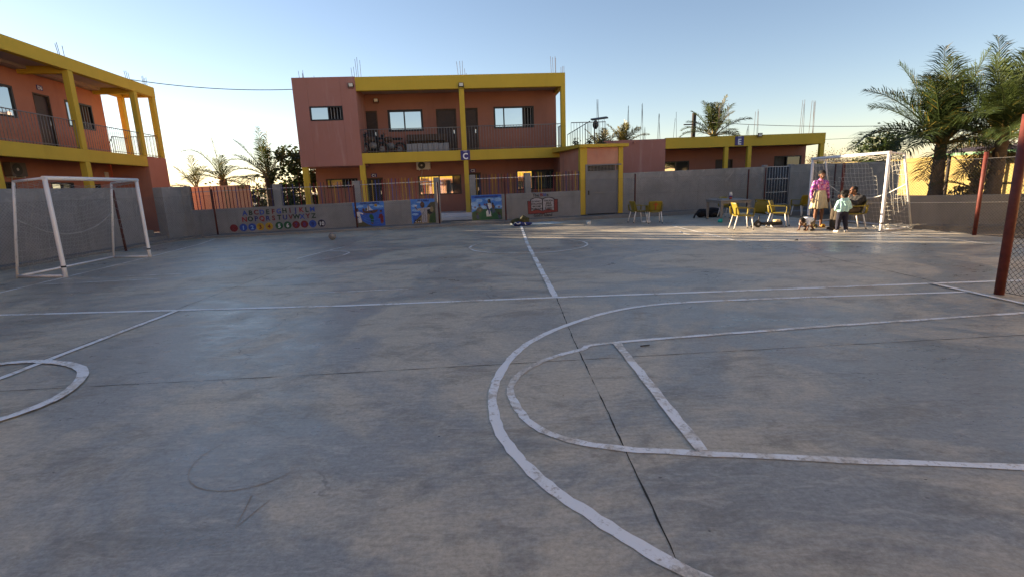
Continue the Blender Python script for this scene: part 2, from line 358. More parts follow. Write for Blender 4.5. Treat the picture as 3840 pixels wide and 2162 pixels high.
# ---------------------------------------------------------------- the setting: ground, court, painted lines, kerbs
rng = random.Random(7)
FW = Fr(0, 20.85, 8.5)        # the mural wall across the back of the court
FC = Fr(0, 24.0, 4.0)         # front of the two storey block behind it
FD = Fr(-14.6, 15.0, 98.0)    # front of the block on the left
FE = Fr(8.0, 26.0, 2.0)       # front of the low block on the right
FL = Fr(12.6, 15.6, -26.5)    # low retaining wall on the right
FY = Fr(29.9, 26.0, -80.0)    # yellow boundary wall beyond the garden
def sheet(pts, z=0):
    b = MB(); b.add([(x, y, z) for x, y in pts], [tuple(range(len(pts)))]); return b
g = MB(); S = 900; g.add([(-S, -S, -0.2), (S, -S, -0.2), (S, S, -0.2), (-S, S, -0.2)], [(0, 1, 2, 3)]); struct('ground', g, 'ground')
kf = lambda x: 20.2 + 0.168 * x               # foot of the back kerb
ct = MB(); pts = [(-11.95, -9), (11.42, -9), (11.42, 6.0), (10.75, 12.2), (10.3, 17.2), (10.15, kf(10.15)), (-11.2, kf(-11.2)), (-11.75, 18.2)]
NP = len(pts); ct.add([(x, y, 0) for x, y in pts] + [(x, y, -0.3) for x, y in pts], [tuple(range(NP))] + [(i, i + NP, (i + 1) % NP + NP, (i + 1) % NP) for i in range(NP)])
struct('court', ct, 'court')
yd = MB(); yd.box(WF, -40, 18, 21.45, 40, -0.3, -0.02); yd.box(WF, -40, -12.15, -12, 21.4, -0.3, -0.022)
struct('courtyard_pavement', yd, 'cement_kerb')
kb = MB()
def kerb(a, b, w, z0, z1, n=12):              # a raised edge from a to b, w wide to the left of travel
    a = Vector((*a, 0)); b = Vector((*b, 0)); d = (b - a).normalized(); s = Vector((-d.y, d.x, 0)) * w; Z = Vector((0, 0, 1))
    q = a.lerp(b, 0)
    kb.hexa([a - Z * .2, b - Z * .2, b + s - Z * .2, a + s - Z * .2, a + Z * z0, b + Z * z1, b + s + Z * z0 * 0 + Z * z1, a + s + Z * z0])
kerb((-11.15, kf(-11.15)), (-0.2, kf(-0.2)), 0.75, 0.085, 0.125); kerb((-0.195, kf(-0.195)), (11.3, kf(11.3)), 0.8, 0.127, 0.185); kerb((11.305, kf(11.3)), (18, kf(18)), 0.85, 0.183, 0.19)
kerb((-11.85, -9), (-11.7, 18.0), 0.4, 0.07, 0.08); kerb((-11.7, 18.01), (-11.16, kf(-11.16)), 0.5, 0.08, 0.084)
struct('kerb', kb, 'cement_kerb', bevel=0.012)
yk = MB()
for a, b, z in ((9.0, -3.2, 0.10),): yk.box(FL, -1.5, 12, -0.75, -0.45, -0.4, -0.1); 
struct('kerb', yk, 'cement_kerb', bevel=0.012)
gs = MB(); gs.box(FL, -1.7, 16, 0.05, 8, -0.3, 0.42); struct('garden_soil', gs, 'ground')

def strip(pts, w, z=0.004, jit=0.006, step=0.12):
    P = [Vector((*p[:2], 0)) for p in pts]; dense = []
    for a, b in zip(P, P[1:]):
        n = max(1, int((b - a).length / step)); dense += [a.lerp(b, i / n) for i in range(n)]
    dense.append(P[-1]); vs = []
    for i, p in enumerate(dense):
        d = (dense[min(i + 1, len(dense) - 1)] - dense[max(i - 1, 0)]).normalized(); s = Vector((-d.y, d.x, 0))
        a, b = (w / 2 + rng.uniform(-jit, jit) for _ in range(2)); vs += [p + s * a + Vector((0, 0, z)), p - s * b + Vector((0, 0, z))]
    b = MB(); b.add(vs, [(2 * i, 2 * i + 1, 2 * i + 3, 2 * i + 2) for i in range(len(dense) - 1)]); return b
def line(pts, w=0.07, z=0.004, mt='line'): struct('court_line', strip(pts, w, z), mt)
circ = lambda cx, cy, r, a0, a1, n=28, ry=None: [(cx + r * math.cos(R(a0 + (a1 - a0) * i / n)), cy + (ry or r) * math.sin(R(a0 + (a1 - a0) * i / n))) for i in range(n + 1)]
line([(-9.0, 6.86), (-7.13, 6.82), (-2.24, 6.62), (0.57, 6.66), (2.46, 6.65), (5.68, 6.68), (9.0, 6.64)], 0.08, mt='line_white')
line([(0.42, 19.1), (0.44, 13), (0.49, 10.9), (0.585, 6.7)], 0.085, 0.008)
line(circ(0.45, 12.63, 1.48, 0, 360), 0.055, 0.012)
line(spline([(5.72, 6.13), (3.4, 6.15), (2.04, 6.1), (1.28, 5.86), (0.7, 5.40), (0.24, 4.86), (-0.03, 4.28), (-0.17, 3.58), (-0.115, 2.95), (0.08, 2.44), (0.35, 2.05), (0.66, 1.70), (1.1, 1.38), (1.6, 1.2), (3.5, 1.1)], 8), 0.07, 0.004, mt='line_white')
line(spline([(5.72, 5.15), (3.2, 4.9), (0.98, 4.62), (0.62, 4.45), (0.3, 4.23), (0.06, 3.93), (-0.04, 3.6), (0.0, 3.3), (0.13, 2.95), (0.46, 2.71), (1.07, 2.57), (2.62, 2.33), (5.0, 2.0)], 8), 0.058, 0.004)
line([(0.985, 4.6), (1.045, 2.6)], 0.075, 0.008)
line([(5.70, 6.68), (5.75, 5.4), (5.78, 1.0)], 0.075, 0.012)
line([(-4.58, 6.72), (-4.56, 4.25), (-4.55, -1.0)], 0.075, 0.008)
line(spline([(-6.4, 3.6), (-5.75, 4.28), (-4.95, 4.63), (-4.46, 4.63), (-3.95, 4.37), (-3.63, 3.83), (-3.69, 3.35), (-4.2, 2.6)], 8), 0.085, 0.012)
line([(-8.62, 5.6), (-8.9, 8.6), (-9.08, 10.14), (-9.5, 13.19), (-10.0, 16.2), (-10.6, 18.2)], 0.06)
line([(-10.6, 18.2), (-6.4, 18.98), (0.0, 19.98), (7.3, 21.2), (9.4, 21.5)], 0.05)
line([(9.4, 21.5), (9.5, 15.9), (9.56, 12.98), (9.62, 11.4), (9.7, 9.4), (9.75, 6.6)], 0.055, 0.008)
line([(-8.95, 9.33), (-8.0, 9.4), (-6.7, 9.48)], 0.045); line([(-8.9, 9.83), (-7.8, 9.95), (-6.6, 10.05)], 0.045)
line([(-5.01, 11.7), (-4.85, 12.7), (-4.62, 13.9)], 0.05); line(spline([(-4.7, 13.0), (-4.2, 12.75), (-4.02, 12.35), (-4.14, 11.6), (-4.6, 11.2)], 6), 0.05, 0.008)
line([(5.36, 16.4), (5.42, 14.3), (5.48, 11.75)], 0.06); line([(5.48, 11.78), (7.6, 12.02), (9.6, 12.1)], 0.055, 0.008)
line(spline([(4.95, 14.7), (4.88, 14.2), (5.0, 13.5), (5.4, 12.97), (5.9, 12.85)], 6), 0.055, 0.012)
line([(7.48, 14.95), (7.66, 12.5)], 0.05, 0.004); line([(7.66, 12.5), (9.55, 12.6)], 0.045, 0.016)
line([(-3.2, 7.55), (-1.6, 7.62)], 0.03)
def joint(pts, w=0.006): struct('slab_joint', strip(pts, w, 0.002, 0.004, 0.08), 'joint')
joint([(-11.8, 3.6), (-4.26, 3.93), (-1.44, 4.06), (1.59, 4.24), (4.69, 4.41), (9, 4.6)]); joint([(-11.8, 8.32), (-8.67, 8.33), (-3.9, 8.3), (0.09, 8.52), (4.28, 8.69), (8.6, 8.82), (11, 8.9)])
joint([(-11.8, 12.6), (0, 12.75), (11, 13.1)], 0.01); joint([(0.63, -4), (0.63, 1.69), (0.62, 2.72), (0.59, 4.81), (0.6, 6.64)]); joint([(-4.65, -4), (-4.63, 4), (-4.66, 8.3), (-4.72, 18.5)]); joint([(5.86, 6.6), (5.9, 16)], 0.01)
def scratch(pts, w=0.01): struct('court_scratch', strip(pts, w, 0.002, 0.003, 0.05), 'scratch')
q = lambda x, y: (x, y)
scratch(circ(-1.55, 2.72, 0.34, 150, 330, 14), 0.005); scratch([(-1.38, 2.33), (-1.33, 2.08), (-1.26, 2.3)], 0.004)
# ---------------------------------------------------------------- boundary walls, murals, coloured bar fences
def wall_thing(name, label, loc, cat='wall', group=None): return thing(name, label, cat, loc, group)
# --- mural wall with its pillars
mw = wall_thing('mural_wall', 'low grey cement wall painted with alphabet, number discs and murals', FW(-4, 0, 0))
b = MB()
b.hexa([FW(-12, 0, -.2), FW(-3.0, 0, -.2), FW(-3.0, .15, -.2), FW(-12, .15, -.2), FW(-12, 0, 1.01), FW(-3.0, 0, 1.08), FW(-3.0, .15, 1.08), FW(-12, .15, 1.01)])
b.hexa([FW(-1.53, 0, -.2), FW(3.03, 0, -.2), FW(3.03, .15, -.2), FW(-1.53, .15, -.2), FW(-1.53, 0, 1.15), FW(3.03, 0, 1.18), FW(3.03, .15, 1.18), FW(-1.53, .15, 1.15)])
b.build('wall', 'cement', mw, bevel=0.012)
for u0, u1, z in ((-9.06, -8.78, 1.86), (-6.1, -5.84, 1.88), (-3.0, -2.77, 1.91), (-1.56, -1.33, 1.96), (0.69, 0.94, 1.97)):
    p = MB(); p.box(FW, u0, u1, -0.0012, 0.24, 0.0 if u0 == -3.0 else 1.0, z); p.build('pillar', 'cement', mw, bevel=0.012)
def letters():
    r1 = [('A', 'blue'), ('B', 'dgreen'), ('C', 'maroon'), ('D', 'blue'), ('E', 'dgreen'), ('F', 'maroon'), ('G', 'blue'), ('H', 'dgreen'), ('I', 'maroon'), ('J', 'navy'), ('K', 'red'), ('L', 'dgreen'), ('M', 'blue')]
    r2 = [('N', 'red'), ('O', 'dgreen'), ('P', 'navy'), ('Q', 'red'), ('R', 'navy'), ('S', 'maroon'), ('T', 'dgreen'), ('U', 'navy'), ('V', 'maroon'), ('W', 'dgreen'), ('X', 'blue'), ('Y', 'maroon'), ('Z', 'dgreen')]
    for row, x0, x1, z0, z1 in ((r1, -10.16, -7.70, 0.745, 0.775), (r2, -10.20, -7.68, 0.50, 0.53)):
        for i, (ch, c) in enumerate(row):
            t = MB(); k = i / 12; text_mesh(t, FW, ch, x0 + (x1 - x0) * k, z0 + (z1 - z0) * k + rng.uniform(-.008, .008), 0.245, -0.004, bold=0.008, ext=0.003)
            t.build('letter', 'p_' + c, mw)
    nums = [('', 'maroon', 'navy'), ('1', 'blue', 'slate'), ('2', 'blue', 'slate'), ('3', 'yellow', 'maroon'), ('4', 'yellow', 'maroon'), ('5', 'green', 'white'), ('6', 'green', 'white'), ('7', 'maroon', 'purple'), ('8', 'maroon', 'purple'), ('9', 'blue', 'navy'), ('10', 'navy', 'white')]
    us = (-10.62, -10.28, -9.96, -9.67, -9.35, -8.98, -8.67, -8.36, -8.05, -7.74, -7.41)
    for i, ((tx, c, c2), u) in enumerate(zip(nums, us)):
        d = MB(); z = 0.275 + 0.035 * i / 10; d.disc(FW, u, z, 0.142, 0.142, -0.004, 0.002, 0)
        if c == 'navy': d.disc(FW, u, z, 0.128, 0.128, -0.006, 0.0, 2)
        if i in (1, 2): c2 = 'skylight'
        if tx: text_mesh(d, FW, tx, u, z - 0.075, 0.2, -0.008, 1, bold=0.008, ext=0.002)
        d.build('number_disc', ['p_' + c, 'p_' + c2, 'p_black'], mw)
letters()
MC = ['sky', 'skylight', 'sea', 'white', 'brown', 'tan', 'olive', 'grass', 'moss', 'skin', 'hair', 'maroon', 'green', 'yellow', 'navy', 'black', 'slate', 'cover', 'page', 'orange', 'blue', 'red']
MI = {k: i for i, k in enumerate(MC)}
class Mural:
    """flat painted shapes in 0..1 picture coordinates, each coat a little proud of the last"""
    def __init__(s, u0, u1, z0, z1): s.b = MB(); s.q = (u0, u1 - u0, z0, z1 - z0); s.k = 0
    def p(s, c, pts, layer=None):
        s.k += 1; L = s.k * 0.0006 + 0.002; u0, w, z0, h = s.q
        s.b.poly(FW, [(u0 + x * w, z0 + (1 - y) * h) for x, y in pts], -L, 0.001, MI[c])
    def e(s, c, x, y, rx, ry, n=12): s.p(c, [(x + rx * math.cos(2 * math.pi * i / n), y + ry * math.sin(2 * math.pi * i / n)) for i in range(n)])
    def limb(s, c, a, b2, wd):
        dx, dy = b2[0] - a[0], b2[1] - a[1]; L = math.hypot(dx, dy); nx, ny = -dy / L * wd, dx / L * wd
        s.p(c, [(a[0] + nx, a[1] + ny), (b2[0] + nx * .8, b2[1] + ny * .8), (b2[0] - nx * .8, b2[1] - ny * .8), (a[0] - nx, a[1] - ny)])
    def text(s, c, t, x, y, size):
        s.k += 2; u0, w, z0, h = s.q; text_mesh(s.b, FW, t, u0 + x * w, z0 + (1 - y) * h, size, -s.k * 0.0006 - 0.003, MI[c], ext=0.001, bold=0.003)
    def done(s, label): o = s.b.build('mural', ['p_' + k for k in MC], mw); o['label'] = label
m = Mural(-6.2, -4.99, 0.10, 1.06)
m.p('sea', [(0, .02), (1, 0), (1, 1), (.62, 1), (.42, .9), (.3, .78), (.2, .68), (.04, .6)]); m.p('sky', [(0, .02), (1, 0), (1, .3), (.02, .33)])
for x, y, rx, ry in ((.25, .17, .1, .05), (.12, .2, .08, .04), (.83, .2, .16, .05), (.6, .13, .08, .03)): m.e('skylight', x, y, rx, ry)
m.e('yellow', .74, .15, .05, .055); m.e('yellow', .74, .15, .035, .04); m.p('olive', [(.08, .98), (.2, .7), (.32, .8), (.45, .92), (.6, .99), (.08, 1)])
m.p('white', [(.5, .12), (.6, .3), (.66, .34), (.5, .34)]); m.p('white', [(.49, .13), (.49, .36), (.44, .36)]); m.limb('brown', (.5, .1), (.5, .4), .012)
m.p('brown', [(.3, .36), (.55, .37), (.8, .32), (.78, .4), (.66, .47), (.42, .46), (.34, .43)]); m.e('brown', .34, .31, .035, .06); m.e('olive', .43, .3, .035, .06)
m.e('hair', .15, .31, .035, .075); m.e('skin', .165, .32, .022, .045); m.p('white', [(.13, .4), (.2, .38), (.22, .5), (.27, .82), (.16, .84), (.15, .62), (.1, .56)]); m.limb('white', (.2, .42), (.32, .48), .03); m.limb('skin', (.32, .48), (.39, .5), .018); m.limb('hair', (.11, .55), (.17, .63), .012)
for x, c in ((.57, 'green'), (.88, 'maroon')):
    m.e('hair', x + .01, .42 - (.03 if c == 'maroon' else 0), .037, .05); m.e('skin', x, .445 - (.03 if c == 'maroon' else 0), .024, .04)
    m.p(c, [(x - .05, .52), (x + .03, .5), (x + .07, .6), (x + .07, .84), (x - .02, .88), (x - .03, .68), (x - .07, .6)]); m.limb(c, (x, .6), (x + (.07 if c == 'green' else -.08), .68), .025); m.limb('skin', (x, .84), (x + .03, .9), .03)
for y in (.62, .72, .82): m.p('sky', spline([(.25, y - .1, 0), (.4, y + .02, 0), (.6, y + .1, 0), (.8, y + .08, 0)], 5) and [(p.x, p.y) for p in spline([(.25, y - .1, 0), (.4, y + .02, 0), (.6, y + .1, 0), (.8, y + .08, 0)], 5)] + [(.8, y + .095), (.6, y + .118), (.4, y + .04), (.25, y - .09)])
m.text('navy', 'FISHERS OF PEOPLE', .55, .09, .085); m.done('blue sea mural of a boat and three standing figures')
m = Mural(-3.95, -3.0, 0.13, 1.09)
m.p('sky', [(0, 0), (1, 0), (1, 1), (0, 1)]); m.p('sea', [(.02, .5), (.45, .55), (.3, .8), (.08, .95)])
for x, y, rx, ry in ((.14, .27, .12, .06), (.2, .45, .17, .06), (.16, .62, .14, .05), (.35, .13, .12, .03)): m.e('skylight', x, y, rx, ry)
m.p('olive', [(.06, 1), (.14, .88), (.4, .65), (.6, .4), (.82, .15), (1, .13), (1, 1)]); m.p('tan', [(.1, 1), (.2, .88), (.45, .72), (.5, 1)])
m.e('black', .78, .46, .12, .17); m.e('tan', .85, .44, .075, .12); m.p('moss', [(.72, 1), (.74, .75), (.84, .62), (1, .57), (1, 1)]); m.p('tan', [(.62, 1), (.6, .7), (.72, .62), (.76, .7), (.7, 1)])
m.e('brown', .475, .24, .09, .13); m.e('skin', .49, .23, .05, .075); m.e('brown', .49, .3, .045, .04)
m.p('page', [(.36, .38), (.62, .36), (.66, .5), (.64, .98), (.42, .98), (.42, .6), (.38, .5)]); m.limb('page', (.4, .42), (.24, .44), .045); m.limb('page', (.6, .41), (.8, .38), .045); m.limb('skin', (.25, .43), (.16, .3), .022); m.e('white', .2, .27, .05, .03)
for a, c2 in (((.58, .42), (.44, .66)), ((.5, .6), (.46, .9)), ((.56, .62), (.57, .92))): m.limb('slate', a, c2, .008)
for x in (.14, .26, .33): m.e('hair', x, .9, .03, .07); m.e('white', x + .02, .93, .02, .03)
m.text('navy', 'HE IS RISEN', .52, .1, .09); m.done('mural of a robed figure with open arms before a cave')
m = Mural(-1.53, -0.30, 0.15, 1.15)
m.p('sky', [(0, 0), (1, 0), (1, .7), (0, .8)]); m.p('sea', [(0, .03), (1, 0), (1, .08), (0, .12)])
for x, y, rx, ry in ((.25, .22, .12, .07), (.1, .35, .12, .1), (.12, .5, .12, .08), (.88, .2, .13, .08), (.9, .48, .12, .07), (.6, .18, .15, .06), (.38, .5, .15, .08)): m.e('skylight', x, y, rx, ry)
m.p('grass', [(0, .68), (.2, .58), (.4, .56), (.6, .55), (.8, .56), (1, .58), (1, 1), (0, 1)]); m.p('moss', [(0, .7), (.15, .64), (.25, .75), (.2, 1), (0, 1)]); m.p('moss', [(.75, .55), (1, .6), (1, .9), (.85, .8)])
m.p('olive', [(.13, .62), (.18, .52), (.27, .46), (.36, .54), (.38, .62), (.26, .7)]); m.e('hair', .26, .4, .035, .05); m.e('skin', .27, .41, .018, .03); m.limb('slate', (.27, .46), (.27, .54), .05); m.e('tan', .27, .6, .02, .03)
m.p('white', [(.53, .33), (.64, .3), (.67, .5), (.6, .56), (.64, .86), (.48, .87), (.47, .68), (.55, .55)]); m.e('hair', .58, .25, .05, .085); m.e('skin', .565, .26, .025, .045); m.e('hair', .57, .3, .028, .03); m.limb('hair', (.6, .26), (.64, .34), .02)
m.limb('navy', (.5, .43), (.56, .62), .03); m.limb('navy', (.56, .6), (.58, .78), .022); m.limb('navy', (.56, .58), (.66, .66), .02); m.limb('navy', (.5, .45), (.42, .4), .015); m.e('hair', .5, .38, .03, .04); m.e('skin', .5, .39, .017, .026)
m.p('brown', [(.66, .4), (.74, .4), (.77, .5), (.74, .56), (.68, .56)]); m.e('hair', .7, .36, .03, .04); m.limb('slate', (.7, .56), (.7, .75), .028); m.limb('slate', (.74, .56), (.76, .72), .024)
for x, y in ((.17, .8), (.9, .82)): m.e('hair', x, y - .06, .035, .045); m.e('skin', x + .01, y - .05, .02, .03); m.limb('slate', (x, y), (x + .03, y + .15), .05)
m.limb('hair', (.86, .72), (.93, .84), .018)
for x, y in ((.11, .47), (.43, .37), (.9, .5)): m.p('maroon', [(x, y + .05), (x - .03, y), (x - .015, y - .025), (x, y - .01), (x + .015, y - .025), (x + .03, y)])
m.text('navy', 'JESUS LOVES THE CHILDREN', .5, .1, .075); m.done('mural of children round a white robed figure on a green hill')
m = Mural(0.76, 2.06, 0.30, 0.95)
m.p('black', [(0, .18), (.1, .17), (.1, .1), (.9, .1), (.9, .12), (1, .12), (1, .93), (.58, 1), (.5, 1.06), (.42, 1.01), (.02, 1.02)])
m.p('cover', [(.02, .2), (.98, .15), (.98, .9), (.57, .96), (.5, 1.02), (.43, .97), (.03, .98)])
def page(x0, x1, up): 
    top = [(x0 + (x1 - x0) * i / 8, .06 - .09 * math.sin(math.pi * i / 8)) for i in range(9)]; bot = [(x1 + (x0 - x1) * i / 8, .86 - .1 * math.sin(math.pi * i / 8) + (.03 if up and i > 6 else 0)) for i in range(9)]
    m.p('black', [(x, y) for x, y in top] + [(x, y) for x, y in bot]); d = .022
    m.p('page', [(x0 + d + (x1 - x0 - 2 * d) * i / 8, .105 - .09 * math.sin(math.pi * i / 8)) for i in range(9)] + [(x1 - d + (x0 - x1 + 2 * d) * i / 8, .815 - .1 * math.sin(math.pi * i / 8)) for i in range(9)])
page(.11, .50, 0); page(.49, .88, 0)
for i, t in enumerate(('IS WHAT', 'CHILDREN', 'BECOME', 'FROM GOD')): m.text('black', t, .30, .27 + .155 * i, .09)
for i, t in enumerate(('THE SON', 'JESUS', 'CHRIST', 'IS LORD')): m.text('black', t, .69, .25 + .155 * i, .09)
m.text('black', 'The', .28, -.08, .17); m.text('red', 'Bi', .47, -.09, .17); m.text('blue', 'bl', .57, -.1, .17); m.text('black', 'e', .66, -.1, .17); m.text('black', "God's Island", .5, 1.17, .16)
m.done('painting of an open red Bible with lettering')
# --- tall plain walls
lw = wall_thing('block_wall', 'tall plain grey cement wall along the left edge behind the goal', (-12.0, 8, 0))
FLW = Fr(-12.05, 0, 90.6)
b = MB(); b.hexa([FLW(-6, 0, -.2), FLW(16.9, 0, -.2), FLW(16.9, .16, -.2), FLW(-6, .16, -.2), FLW(-6, 0, 1.84), FLW(16.9, 0, 1.86), FLW(16.9, .16, 1.86), FLW(-6, .16, 1.84)]); b.build('wall', 'cement', lw, bevel=0.012)
lw2 = wall_thing('block_wall', 'short tall piece of grey wall between doorway and the first coloured bars', FW(-12.2, 0, 0))
b = MB(); b.box(FW, -12.62, -12.0, -0.013, 0.22, -.2, 1.885); b.build('wall', 'cement', lw2, bevel=0.012)
b = MB(); b.hexa([Vector((-12.42, 17.95, -.2)), Vector((-12.1, 17.95, -.2)), FW(-12.25, -0.015, -.2), FW(-12.62, -0.015, -.2), Vector((-12.42, 17.95, 1.86)), Vector((-12.1, 17.95, 1.86)), FW(-12.25, -0.015, 1.88), FW(-12.62, -0.015, 1.88)]); b.build('wall_return', 'cement', lw2, bevel=0.01)
st = thing('doorway_steps', 'two low cement steps in the wall doorway at the left corner', 'steps', (-12.5, 17.4, 0))
b = MB(); b.box(WF, -13.3, -12.13, 16.95, 17.9, -.2, .2); b.box(WF, -13.8, -12.6, 16.95, 17.9, .2, .4); b.build('steps', 'cement_kerb', st)
rw = wall_thing('block_wall', 'long plain grey cement wall from the steel gate to the barred door', FW(8, 0, 0))
b = MB(); b.hexa([FW(4.89, 0, -.2), FW(11.36, 0, -.2), FW(11.36, .15, -.2), FW(4.89, .15, -.2), FW(4.89, 0, 1.83), FW(11.36, 0, 1.90), FW(11.36, .15, 1.90), FW(4.89, .15, 1.83)]); b.build('wall', 'cement', rw, bevel=0.012)
rw2 = wall_thing('block_wall', 'plain grey cement wall behind the goal on the right of the barred door', FW(15, 0, 0))
b = MB(); b.box(FW, 12.76, 18.2, 0, .15, -.2, 1.95); b.build('wall', 'cement', rw2, bevel=0.012)
bg_ = thing('barred_gate', 'navy steel gate with pale vertical bars in the long grey wall', 'gate', FW(12.06, 0, 0))
b = MB(); b.box(FW, 11.515, 12.605, .07, .09, .2, 1.88); b.build('leaf', 'gate_navy', bg_)
b = MB()
for i in range(9): u = 11.53 + 1.06 * i / 8; b.tube([FW(u, .04, .2), FW(u, .04, 1.9)], .011, 6)
for z in (.24, .78, 1.36, 1.88): b.box(FW, 11.515, 12.605, .03, .055, z - .014, z + .014)
b.build('bars', 'steel_bar', bg_)
for u in (11.362, 12.61): b = MB(); b.box(FW, u, u + .148, -.02, .2, -.2, 1.97); b.build('pillar', 'cement', bg_, bevel=.012)
b = MB(); b.box(FW, 11.512, 12.608, -.015, .16, -.2, .2); b.build('threshold', 'cement_kerb', bg_)
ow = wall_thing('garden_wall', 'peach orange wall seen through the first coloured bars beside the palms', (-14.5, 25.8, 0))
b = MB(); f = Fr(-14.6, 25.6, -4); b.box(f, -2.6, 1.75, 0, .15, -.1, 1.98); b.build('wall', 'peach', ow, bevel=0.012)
# --- coloured bar fences standing on the mural wall
def bars(u0, u1, zb0, zb1, zr0, zr1, top, cols, label, skip=()):
    t = thing('bar_fence', label, 'fence', FW((u0 + u1) / 2, .08, zb0), 'coloured bar fences on the mural wall')
    n = int(round((u1 - u0) / 0.13)); L = lambda a, b2, k: a + (b2 - a) * k
    for i in range(n):
        k = (i + .5) / n
        if rng.random() < 0.05: continue
        c = cols[i % len(cols)] if rng.random() < .8 else rng.choice(cols); u = L(u0, u1, k) + rng.uniform(-.012, .012); q = MB()
        q.box(FW, u - .010, u + .010, .066, .094, L(zb0, zb1, k) - .02, L(top[0], top[1], k) + rng.uniform(-.03, .02)); q.build('bar', 'p_' + c, t)
    q = MB(); q.hexa([FW(u0, .094, zr0), FW(u1, .094, zr1), FW(u1, .118, zr1), FW(u0, .118, zr0), FW(u0, .094, zr0 + .03), FW(u1, .094, zr1 + .03), FW(u1, .118, zr1 + .03), FW(u0, .118, zr0 + .03)]); q.build('rail', 'steel_bar', t)
CB = ['navy', 'maroon', 'dgreen', 'navy', 'dgreen', 'maroon', 'black', 'yellow']
bars(-12.0, -9.06, 1.01, 1.035, 1.65, 1.68, (1.84, 1.84), ['black', 'maroon', 'navy', 'maroon', 'dgreen'], 'coloured bar fence in front of the peach wall, farthest left')
bars(-8.78, -6.1, 1.035, 1.055, 1.69, 1.70, (1.86, 1.88), CB, 'coloured bar fence above the alphabet, left of the first mural')
bars(-5.84, -3.0, 1.055, 1.08, 1.71, 1.75, (1.88, 1.97), ['navy', 'red', 'dgreen', 'yellow', 'blue'], 'coloured bar fence above the boat mural and the cave mural')
bars(-1.33, 0.69, 1.15, 1.165, 1.79, 1.79, (1.96, 1.98), ['yellow', 'navy', 'dgreen', 'maroon', 'navy', 'yellow'], 'coloured bar fence above the mural of children on a hill')
bars(0.94, 3.03, 1.165, 1.18, 1.79, 1.83, (1.98, 1.99), ['dgreen', 'maroon', 'yellow', 'navy', 'dgreen', 'maroon'], 'coloured bar fence above the open book painting')
# --- low wall and yellow wall on the right
rt = wall_thing('retaining_wall', 'low dark grey retaining wall beyond the fence, in front of the palms', FL(0, 0, 0))
b = MB(); b.box(FL, -1.7, 14, 0, .22, -.5, .74); b.build('wall', 'cement', rt, bevel=0.015)
q = MB(); q.tube(sag(FL(-2.2, -.02, .55), FL(12, -.02, .5), .02), .012, 6); q.build('pipe', 'off_white', rt)
yw = wall_thing('boundary_wall', 'pale yellow boundary wall behind the palms, partly in sun', FY(0, 0, 0))
b = MB(); b.box(FY, -24, 16, 0, .2, -.2, 2.33); b.build('wall', 'pale_yellow', yw, bevel=0.015)
# ---------------------------------------------------------------- buildings
def part(name, mat, parent, *boxes, f=None, bevel=0.0, label=None):
    b = MB()
    for q in boxes: b.box(f, *q)
    o = b.build(name, mat, parent, bevel=bevel)
    if label: o['label'] = label
    return o
def window(parent, f, u0, u1, z0, z1, v, lights, fw=.055, depth=.09):
    """black frame in the opening; lights: (from, to, 'glass'|'dim'|'bars'|'curtain') along u"""
    b = MB(); V0, V1 = v - .012, v + depth
    b.box(f, u0, u1, V0, V1, z0, z0 + fw); b.box(f, u0, u1, V0, V1, z1 - fw, z1); b.box(f, u0, u0 + fw, V0 + .002, V1, z0 + fw, z1 - fw); b.box(f, u1 - fw, u1, V0 + .002, V1, z0 + fw, z1 - fw)
    for a, c, k in lights[:-1]: b.box(f, c - .03, c + .03, V0 + .004, V1, z0 + fw, z1 - fw)
    o = b.build('window', 'black_frame', parent)
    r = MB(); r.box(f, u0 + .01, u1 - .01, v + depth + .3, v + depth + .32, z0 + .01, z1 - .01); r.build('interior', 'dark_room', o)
    for a, c, k in lights:
        a2 = max(a, u0 + fw) if a > u0 + .001 else u0 + fw; c2 = min(c, u1 - fw)
        a2 += .03 if a > u0 + .001 else 0; c2 -= .03 if c < u1 - .001 else 0
        q = MB()
        if k in ('glass', 'dim'): q.box(f, a2, c2, v + .035, v + .045, z0 + fw, z1 - fw); q.build('pane', 'glass' if k == 'glass' else 'dim_glass', o)
        elif k == 'curtain':
            q.box(f, a2, c2, v + .15, v + .17, z0 + fw, z1 - fw); q.build('curtain', 'curtain', o)
        elif k == 'bars':
            n = max(2, int((c2 - a2) / .13)); 
            for i in range(n): x = a2 + (c2 - a2) * (i + .5) / n; q.box(f, x - .008, x + .008, v + .06, v + .076, z0 + fw, z1 - fw)
            q.build('security_bars', 'steel_bar', o)
    return o
def door(parent, f, u0, u1, z0, z1, v, mat='door', handle=True):
    b = MB(); b.box(f, u0 + .05, u1 - .05, v + .07, v + .11, z0, z1 - .05)
    for i in range(5): z = z0 + .12 + i * (z1 - z0 - .3) / 5; b.box(f, u0 + .13, u1 - .13, v + .062, v + .07, z, z + (z1 - z0 - .3) / 5 - .09)
    o = b.build('door', mat, parent)
    q = MB(); q.box(f, u0, u0 + .05, v - .01, v + .13, z0, z1); q.box(f, u1 - .05, u1, v - .01, v + .13, z0, z1); q.box(f, u0 + .05, u1 - .05, v - .008, v + .13, z1 - .05, z1); q.build('door_frame', 'brown_board', o)
    if handle:
        h = MB(); h.box(f, u1 - .16, u1 - .12, v + .03, v + .06, z0 + .95, z0 + 1.12); h.build('handle', 'chrome', o)
    return o
def railing(parent, f, u0, u1, v, z0, z1, gap=.125, mat='rail_grey', r=.009):
    b = MB(); b.tube([f(u0, v, z1), f(u1, v, z1)], .019, 6); b.tube([f(u0, v, z0 + .07), f(u1, v, z0 + .07)], .013, 6)
    n = int((u1 - u0) / gap)
    for i in range(n + 1):
        u = u0 + (u1 - u0) * i / n; b.tube([f(u, v, z0), f(u, v, z1)], r, 5)
    return b.build('railing', mat, parent)
